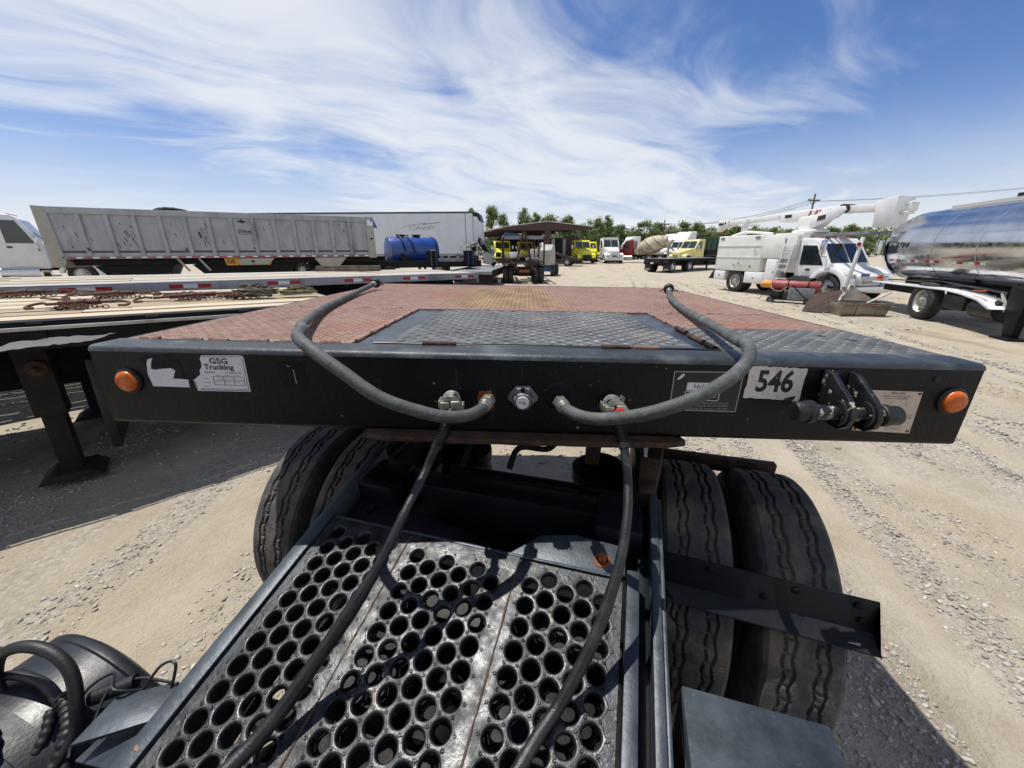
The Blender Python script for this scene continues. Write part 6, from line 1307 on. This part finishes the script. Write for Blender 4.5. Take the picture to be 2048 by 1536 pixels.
for x0, cols in ((2.35, 'rwr'), (1.45, 'wrw'), (.62, 'rwr'), (-.42, 'wr'), (-1.0, 'wrw')):
    x = x0
    for c in cols:
        b = B(); z0, z1 = 1.50, 1.56; y0, y1 = ty(z0), ty(z1); l = .17; b.loft([[(x, y0, z0), (x, y1, z1), (x, y1+.003, z1), (x, y0+.003, z0)], [(x-l, y0, z0), (x-l, y1, z1), (x-l, y1+.003, z1), (x-l, y0+.003, z0)]]); b.build('reflective_tape', 'reflect_red' if c == 'r' else 'reflect_white', TK, smooth=False); x -= l+.01
text('lettering', 'L 3714', .20, 'ink', TK, Matrix.Translation((1.95, tr+.012, 1.97)) @ Matrix.Rotation(PI, 4, 'Z') @ Matrix.Rotation(PI/2, 4, 'X'), shear=.2, bold=.006, xs=1.7)
b = B(); b.box(-7, 2.3, .30, .42, .80, .98); b.box(-7, 2.3, -.42, -.30, .80, .98); b.build('sub_frame', 'chassis', TK)
b = B(); b.prism([(2.75, .86), (.2, .90), (-.7, .90), (-1.35, .86), (-1.9, .78), (-2.35, .60), (-2.25, .58), (-1.85, .73), (-1.3, .81), (-.7, .855), (2.75, .82)], 'y', .62, 1.08); b.build('fender', 'white_paint', TK, bev=.008)
wheel(TK, .12, .92, .5, .5, .28, side=1, rim='rim_alu'); wheel(TK, .12, -.92, .5, .5, .28, side=-1, rim='rim_alu'); wheel(TK, -6.5, .92, .5, .5, .28, side=1, dual=True); wheel(TK, -6.5, -.92, .5, .5, .28, side=-1, dual=True)
b = B(); b.cyl((.12, -.8, .5), (.12, .8, .5), .07, n=12); b.build('axle', 'chassis', TK)
b = B(); b.prism([(2.7, .60), (.9, .60), (.75, .80), (2.7, .80)], 'y', .55, .75); b.box(-.55, -.52, .62, .90, .35, .82); b.build('chassis_rail', 'chassis', TK, bev=.01)
b = B(); b.box(-1.35, -.60, .60, .98, .42, .76); b.build('battery_box', 'fluted_black', TK, bev=.02)
b = B(); b.cyl((-1.45, .75, .54), (-2.2, .75, .54), .22, n=20); b.build('air_tank', 'fluted_black', TK)
b = B(); b.prism([(-2.55, .02), (-2.75, .02), (-2.80, 1.05), (-2.30, 1.10), (-2.35, .6)], 'y', .72, .86); b.box(-2.9, -2.4, .62, .98, 0, .05); b.build('landing_leg', 'dark_steel', TK, bev=.01)
b = B(); b.beam((-2.3, .80, .55), (-2.05, .80, .95), .05); b.build('leg_brace', 'rail_white', TK)
b = B(); b.cyl((-1.6, 1.05, .93), (-2.0, 1.05, .96), .02, n=8); b.build('crank_handle', 'rust_orange', TK)
b = B(); b.cyl((2.72, .95, .98), (2.60, .95, .98), .07, n=12); b.build('marker_lamp', 'orange_lamp', TK)
for x0, x1, z in ((2.5, -.8, .93), (1.2, -1.4, .99), (-.2, -2.2, .95)):
    b = B(); b.tube(spline([(x0, .78, z), ((x0+x1)/2, .86, z+.05), (x1, .80, z-.02)], 6), .022, 6); b.build('hose', 'rubber_black', TK)

# ============================================================ THINGS ON THE GROUND AT RIGHT
SW = thing('cutting_machine', 'wheeled red cylinder machine with yellow motor and grey side box', 'machine', (10.35, 14.35, gh(10, 14)), R(-40))
b = B(); b.lathe([(0, -.80), (.13, -.80), (.17, -.74), (.17, .62), (.13, .70), (0, .72)], (0, 0, .62), (1, 0, -.02), 22); cy = b.build('cylinder', 'faded_red', SW)
b = B(); b.lathe([(0, -.28), (.10, -.26), (.13, -.18), (.13, .02), (.15, .03), (.15, .07), (0, .07)], (-.85, 0, .64), (1, 0, 0), 18); b.build('motor', 'orange_yellow', SW)
for x in (-.25, .35): b = B(); b.lathe([(.171, -.02), (.185, -.02), (.185, .02), (.171, .02)], (x, 0, .62), (1, 0, 0), 20); b.build('band', 'dark_steel', cy)
b = B(); b.box(-.18, .58, -.30, -.24, .14, .56); b.build('side_box', 'machine_grey', SW, bev=.01)
b = B(); b.box(-.75, .65, -.22, .22, .10, .16); b.box(-.65, -.35, -.18, .18, .16, .45); b.build('frame', 'dark_steel', SW, bev=.01)
b = B(); b.cyl((-.55, -.2, .28), (-.55, .2, .28), .10, n=14); b.box(-.75, -.6, -.15, .15, .16, .36); b.build('engine', 'grille_black', SW, bev=.01)
for x in (-.70, .42):
    for s in (-1, 1): wheel(SW, x, s*.30, .11, .11, .06, side=s, rim='machine_grey')
b = B(); b.tube([(-.1, -.36, .66), (.55, -.42, .03)], .018, 8); b.build('tow_bar', 'dark_steel', SW)
b = B(); b.tube(spline([(-.80, -.1, .72), (-.70, -.26, .50), (-.45, -.26, .42), (-.25, -.20, .60)], 6), .014, 6); b.build('cable', 'strap', SW); b = B(); b.tube(spline([(-.75, -.12, .5), (-.95, -.2, .3), (-1.05, -.22, .1)], 6), .010, 6); b.build('cable', 'rubber_black', SW)
TX = thing('tool_box', 'crushed aluminium pickup tool box with broken lid on the ground', 'tool box', (10.35, 11.55, gh(10, 11)), R(-3))
b = B(); b.loft([[(-.68, -.26, 0), (.58, -.26, 0), (.58, .24, 0), (-.68, .24, 0)], [(-.74, -.29, .34), (.66, -.29, .30), (.68, .26, .32), (-.74, .26, .36)]]); b.build('tub', 'tin_dull', TX, bev=.012)
b = B(); b.loft([[(-.86, -.33, .345), (.80, -.33, .30), (.80, -.30, .30), (-.86, -.26, .345)], [(-.86, -.33, .42), (.82, -.33, .35), (.82, -.30, .35), (-.86, -.26, .42)]]); b.build('rim', 'tin_dull', TX, bev=.005)
b = B(); b.box(-.80, .72, .24, .30, .34, .39); b.build('rim', 'tin_dull', TX)
b = B(); b.add([(-.78, -.20, .44), (-.38, .10, .86), (.42, .24, .46), (.20, -.16, .40), (-.78, -.20, .46), (-.38, .10, .89), (.42, .24, .49), (.20, -.16, .43)], [(0, 1, 2, 3), (7, 6, 5, 4), (0, 4, 5, 1), (1, 5, 6, 2), (2, 6, 7, 3), (3, 7, 4, 0)]); b.build('lid', 'tin_dull', TX)
b = B(); b.tube([(-.80, -.22, .45), (-.72, -.16, .56), (-.50, .0, .66), (-.40, .06, .86), (-.30, .08, .87)], [.03, .035, .03, .035, .03], 8); b.build('lid_edge', 'rail_white', TX)
b = B(); b.beam((-.02, -.24, .38), (.72, -.05, .66), .05, .03); b.build('strut', 'rail_white', TX)
b = B(); b.box(-.30, -.26, -.30, -.292, .03, .32); b.box(.28, .31, -.285, -.277, .03, .29); b.build('tub_seam', 'tin_dull', TX, kind='stuff'); b = B(); b.box(.05, .2, -.338, -.331, .345, .36); b.build('label', 'tail_red', TX)
b = B(); b.box(-.2, .02, -.02, .02, .60, .68); b.build('lid_label', 'faded_red', TX)
SP = thing('steel_plate', 'dark rusty steel plate leaning over the dirt behind the tool box', 'plate', (9.55, 12.3, gh(9.5, 12.3)), 0)
b = B(); b.add([(-.45, -.15, .01), (.70, -.75, .02), (.95, .25, .62), (.28, .55, .45)], [(0, 1, 2, 3)]); b.add([(-.45, -.15, .03), (.70, -.75, .04), (.95, .25, .64), (.28, .55, .47)], [(3, 2, 1, 0)]); b.build('sheet', 'rusty_steel', SP, smooth=False)

# ============================================================ TREES, POLES, WIRES
def crown_mesh(seed, n, blobs):
    rs = np.random.default_rng(seed); vs = []; tone = []
    for i in range(n):
        c, rad = blobs[rs.integers(len(blobs))]; d = rs.normal(size=3); d /= np.linalg.norm(d); q = np.array(c)+d*rad*min(1.5, abs(rs.normal()))*.85*np.array((1, 1, .95))
        s = rs.uniform(.09, .20); a = rs.normal(size=3); a /= np.linalg.norm(a); u = np.cross(a, rs.normal(size=3)); u /= np.linalg.norm(u); w = np.cross(a, u)
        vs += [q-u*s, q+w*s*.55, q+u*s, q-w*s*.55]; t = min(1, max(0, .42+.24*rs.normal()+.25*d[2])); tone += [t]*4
    me = bpy.data.meshes.new('crown'); k = len(vs)//4; me.from_pydata([tuple(p) for p in vs], [], [(4*i, 4*i+1, 4*i+2, 4*i+3) for i in range(k)])
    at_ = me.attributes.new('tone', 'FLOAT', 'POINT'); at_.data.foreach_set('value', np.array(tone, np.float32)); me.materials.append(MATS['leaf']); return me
CR = []; TRK = []
for k in range(7):
    rs = np.random.default_rng(40+k); tall = k < 4; blobs = []
    H_ = 9.5 if tall else 7.0
    for j in range(38 if tall else 42):
        z = rs.uniform(.10, 1)*H_; wid = (1.9 if tall else 3.0)*math.sin(PI*min(.97, max(.12, z/H_*.92+.06)))**.6
        a = rs.uniform(0, 6.3); q = wid*rs.random()**.6; blobs.append(((q*cos(a), q*sin(a), z), rs.uniform(.40, .95)))
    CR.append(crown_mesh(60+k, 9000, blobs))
    b = B(); b.tube([(0, 0, -.1), (.05, .02, H_*.3), (-.05, .05, H_*.6), (0, 0, H_*.9)], [.22, .18, .12, .04], 8)
    for j in range(14):
        c, rad = blobs[j]; b.tube([(0, 0, max(.6, c[2]*.6)), (c[0]*.5, c[1]*.5, c[2]*.85), c], [.09, .06, .02], 5)
    TRK.append(b.mesh('trunk', 'bark'))
def tree(x, y, sc, k, label, sz=1.0):
    t = thing('tree', label, 'tree', (x, y, gh(x, y)-.05), random.uniform(0, 6.3), 'green trees along the back of the yard')
    c = obj('crown', CR[k], t); u = obj('trunk', TRK[k], t); c.scale = u.scale = (sc, sc, sc*sz); return t
def wx(px_, y): return (px_-1024)/769*(y*.945+.6)
tl = [(948, 96, 80, 0), (985, 95, 84, 1), (1008, 104, 70, 3), (1045, 96, 84, 2), (1070, 100, 74, 0), (1096, 98, 70, 4), (1128, 102, 62, 1), (1136, 110, 66, 3),
      (1176, 96, 62, 5), (1194, 92, 64, 3), (1212, 94, 70, 2), (1238, 96, 52, 4), (1262, 98, 48, 5), (1285, 94, 60, 6), (1308, 100, 55, 4), (1335, 96, 52, 5), (1362, 98, 58, 6), (1388, 94, 56, 4), (1415, 98, 48, 5), (1440, 100, 44, 6), (1465, 96, 50, 4), (1500, 94, 52, 5), (1535, 98, 46, 6), (1570, 96, 42, 4), (1610, 90, 44, 5), (1650, 80, 50, 6), (1690, 78, 54, 4), (1722, 84, 40, 5), (1780, 90, 40, 6), (930, 100, 60, 5), (880, 100, 44, 4), (1222, 110, 48, 6), (1160, 112, 50, 4)]
where = ['behind the white box trailer cooler', 'rising behind the left eave of the shed', 'thin crown left of the shed peak', 'above the shed roof left of the peak', 'just left of the shed peak', 'right over the shed peak', 'right of the shed peak', 'slender crown right of the shed peak', 'at the right eave of the shed', 'left of two tall crowns behind the white highway truck', 'tallest behind the white highway truck', 'behind the gap right of the white highway truck', 'behind the red mixer cab', 'behind the mixer drum', 'right of the mixer drum', 'at the foot of the middle utility pole', 'behind the white sleeper trucks', 'behind the cream truck', 'behind the green dump body', 'left of the bucket truck boom tip', 'under the boom tip', 'under the boom rest', 'behind the chip box', 'behind the turret', 'below the tall utility pole', 'right of the turret', 'between turret and bucket', 'below the bucket', 'behind the tanker', 'mostly hidden by the white box trailer', 'hidden behind the white box trailer roof', 'low behind the white highway truck', 'low behind the yellow truck']
kinds = ['tall narrow green tree', 'tall leafy green tree', 'tall loose green tree', 'slim tall green tree', 'round bushy green tree', 'broad dark green tree', 'wide bushy green tree']
for (px_, y, h, k), w in zip(tl, where):
    base = 9.9 if k < 4 else 7.7; hm = (h+10)*y/813; tree(wx(px_, y), y, hm/base, k, f'{kinds[k]} {w}', 1.0)
# hazy wood closing the back of the yard
b = B(); rs = np.random.default_rng(5); vs = []; fs = []; tn = []
for i in range(26000):
    px_ = rs.uniform(850, 1800); y = rs.uniform(112, 128); x = wx(px_, y); top = 7.0+2.0*mnoise.noise(V((x*.12, 0, 3)))+.8*mnoise.noise(V((x*.5, 1, 3))); z = .3+top*rs.random()**.8
    q = V((x, y, z)); u = V(rs.normal(size=3)).normalized(); w = u.cross(V(rs.normal(size=3))).normalized(); s = rs.uniform(.22, .5); k = len(vs); vs += [q-u*s, q+w*s*.6, q+u*s, q-w*s*.6]; fs.append((k, k+1, k+2, k+3)); tn += [min(1, max(0, .3+.22*rs.normal()+.05*z))]*4
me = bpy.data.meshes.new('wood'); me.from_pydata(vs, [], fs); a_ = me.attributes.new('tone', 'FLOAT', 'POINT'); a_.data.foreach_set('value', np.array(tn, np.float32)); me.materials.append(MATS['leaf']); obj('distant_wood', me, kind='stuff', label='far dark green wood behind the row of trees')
def pole(x, y, h, label, rot=0, lamp=False):
    t = thing('utility_pole', label, 'utility pole', (x, y, gh(x, y)), rot, 'wooden utility poles behind the yard')
    b = B(); b.cyl((0, 0, 0), (0, 0, h), .16, .10, n=10); b.build('pole', 'pole_wood', t)
    b = B(); b.box(-1.25, 1.25, -.06, .06, h-.95, h-.80); b.build('cross_arm', 'pole_wood', t); b = B(); b.beam((0, .08, h-1.6), (.7, .08, h-.95), .05); b.beam((0, .08, h-1.6), (-.7, .08, h-.95), .05); b.build('brace', 'pole_wood', t)
    for x_ in (-1.15, -.6, .6, 1.15): b = B(); b.lathe([(.05, 0), (.07, .08), (.03, .18), (0, .2)], (x_, 0, h-.80), (0, 0, 1), 8); b.build('insulator', 'machine_grey', t)
    if lamp: b = B(); b.tube(spline([(0, -.05, h-2.6), (.8, -.2, h-2.1), (1.8, -.3, h-2.15)], 5), .05, 6); b.box(1.6, 2.3, -.42, -.18, h-2.25, h-2.10); b.build('lamp_arm', 'machine_grey', t)
    return t
p1 = (45.2, 63.2); p2 = (31.5, 85.5); h1 = 9.35; h2 = 7.4
pole(*p1, h1, 'tall utility pole with lamp arm above the bucket truck boom', R(20), True); pole(*p2, h2, 'distant utility pole behind the mixer and the white sleeper trucks', R(25), True)
def wire(a, b_, sag, label):
    t = thing('power_line', label, 'wire', tuple(a), group='overhead wires between the utility poles'); a = V(a); b_ = V(b_); P = [a.lerp(b_, i/24)-a-V((0, 0, sag*4*(i/24)*(1-i/24))) for i in range(25)]
    b = B(); b.tube(P, .018, 4); b.build('cable', 'wire', t)
for k, o in enumerate((-1.15, -.6, .6, 1.15)):
    wire((p1[0]+o*.94, p1[1]+o*.34, h1-.62), (p2[0]+o*.9, p2[1]+o*.42, h2-.3), 1.2, ('outermost left', 'second from left', 'second from right', 'outermost right')[k]+' overhead wire sagging between the two utility poles')
for k, o in enumerate((-.6, .8)):
    wire((p1[0]+o, p1[1]+.3, h1-.62), (118, 52+o*3, 17), 2.0, ('lower', 'upper')[k]+' overhead wire running right from the tall pole above the tanker')
wire((p2[0]-.5, p2[1], h2-.4), (-30, 120, 6.4), 2.0, 'thin overhead wire running left behind the shed roof')
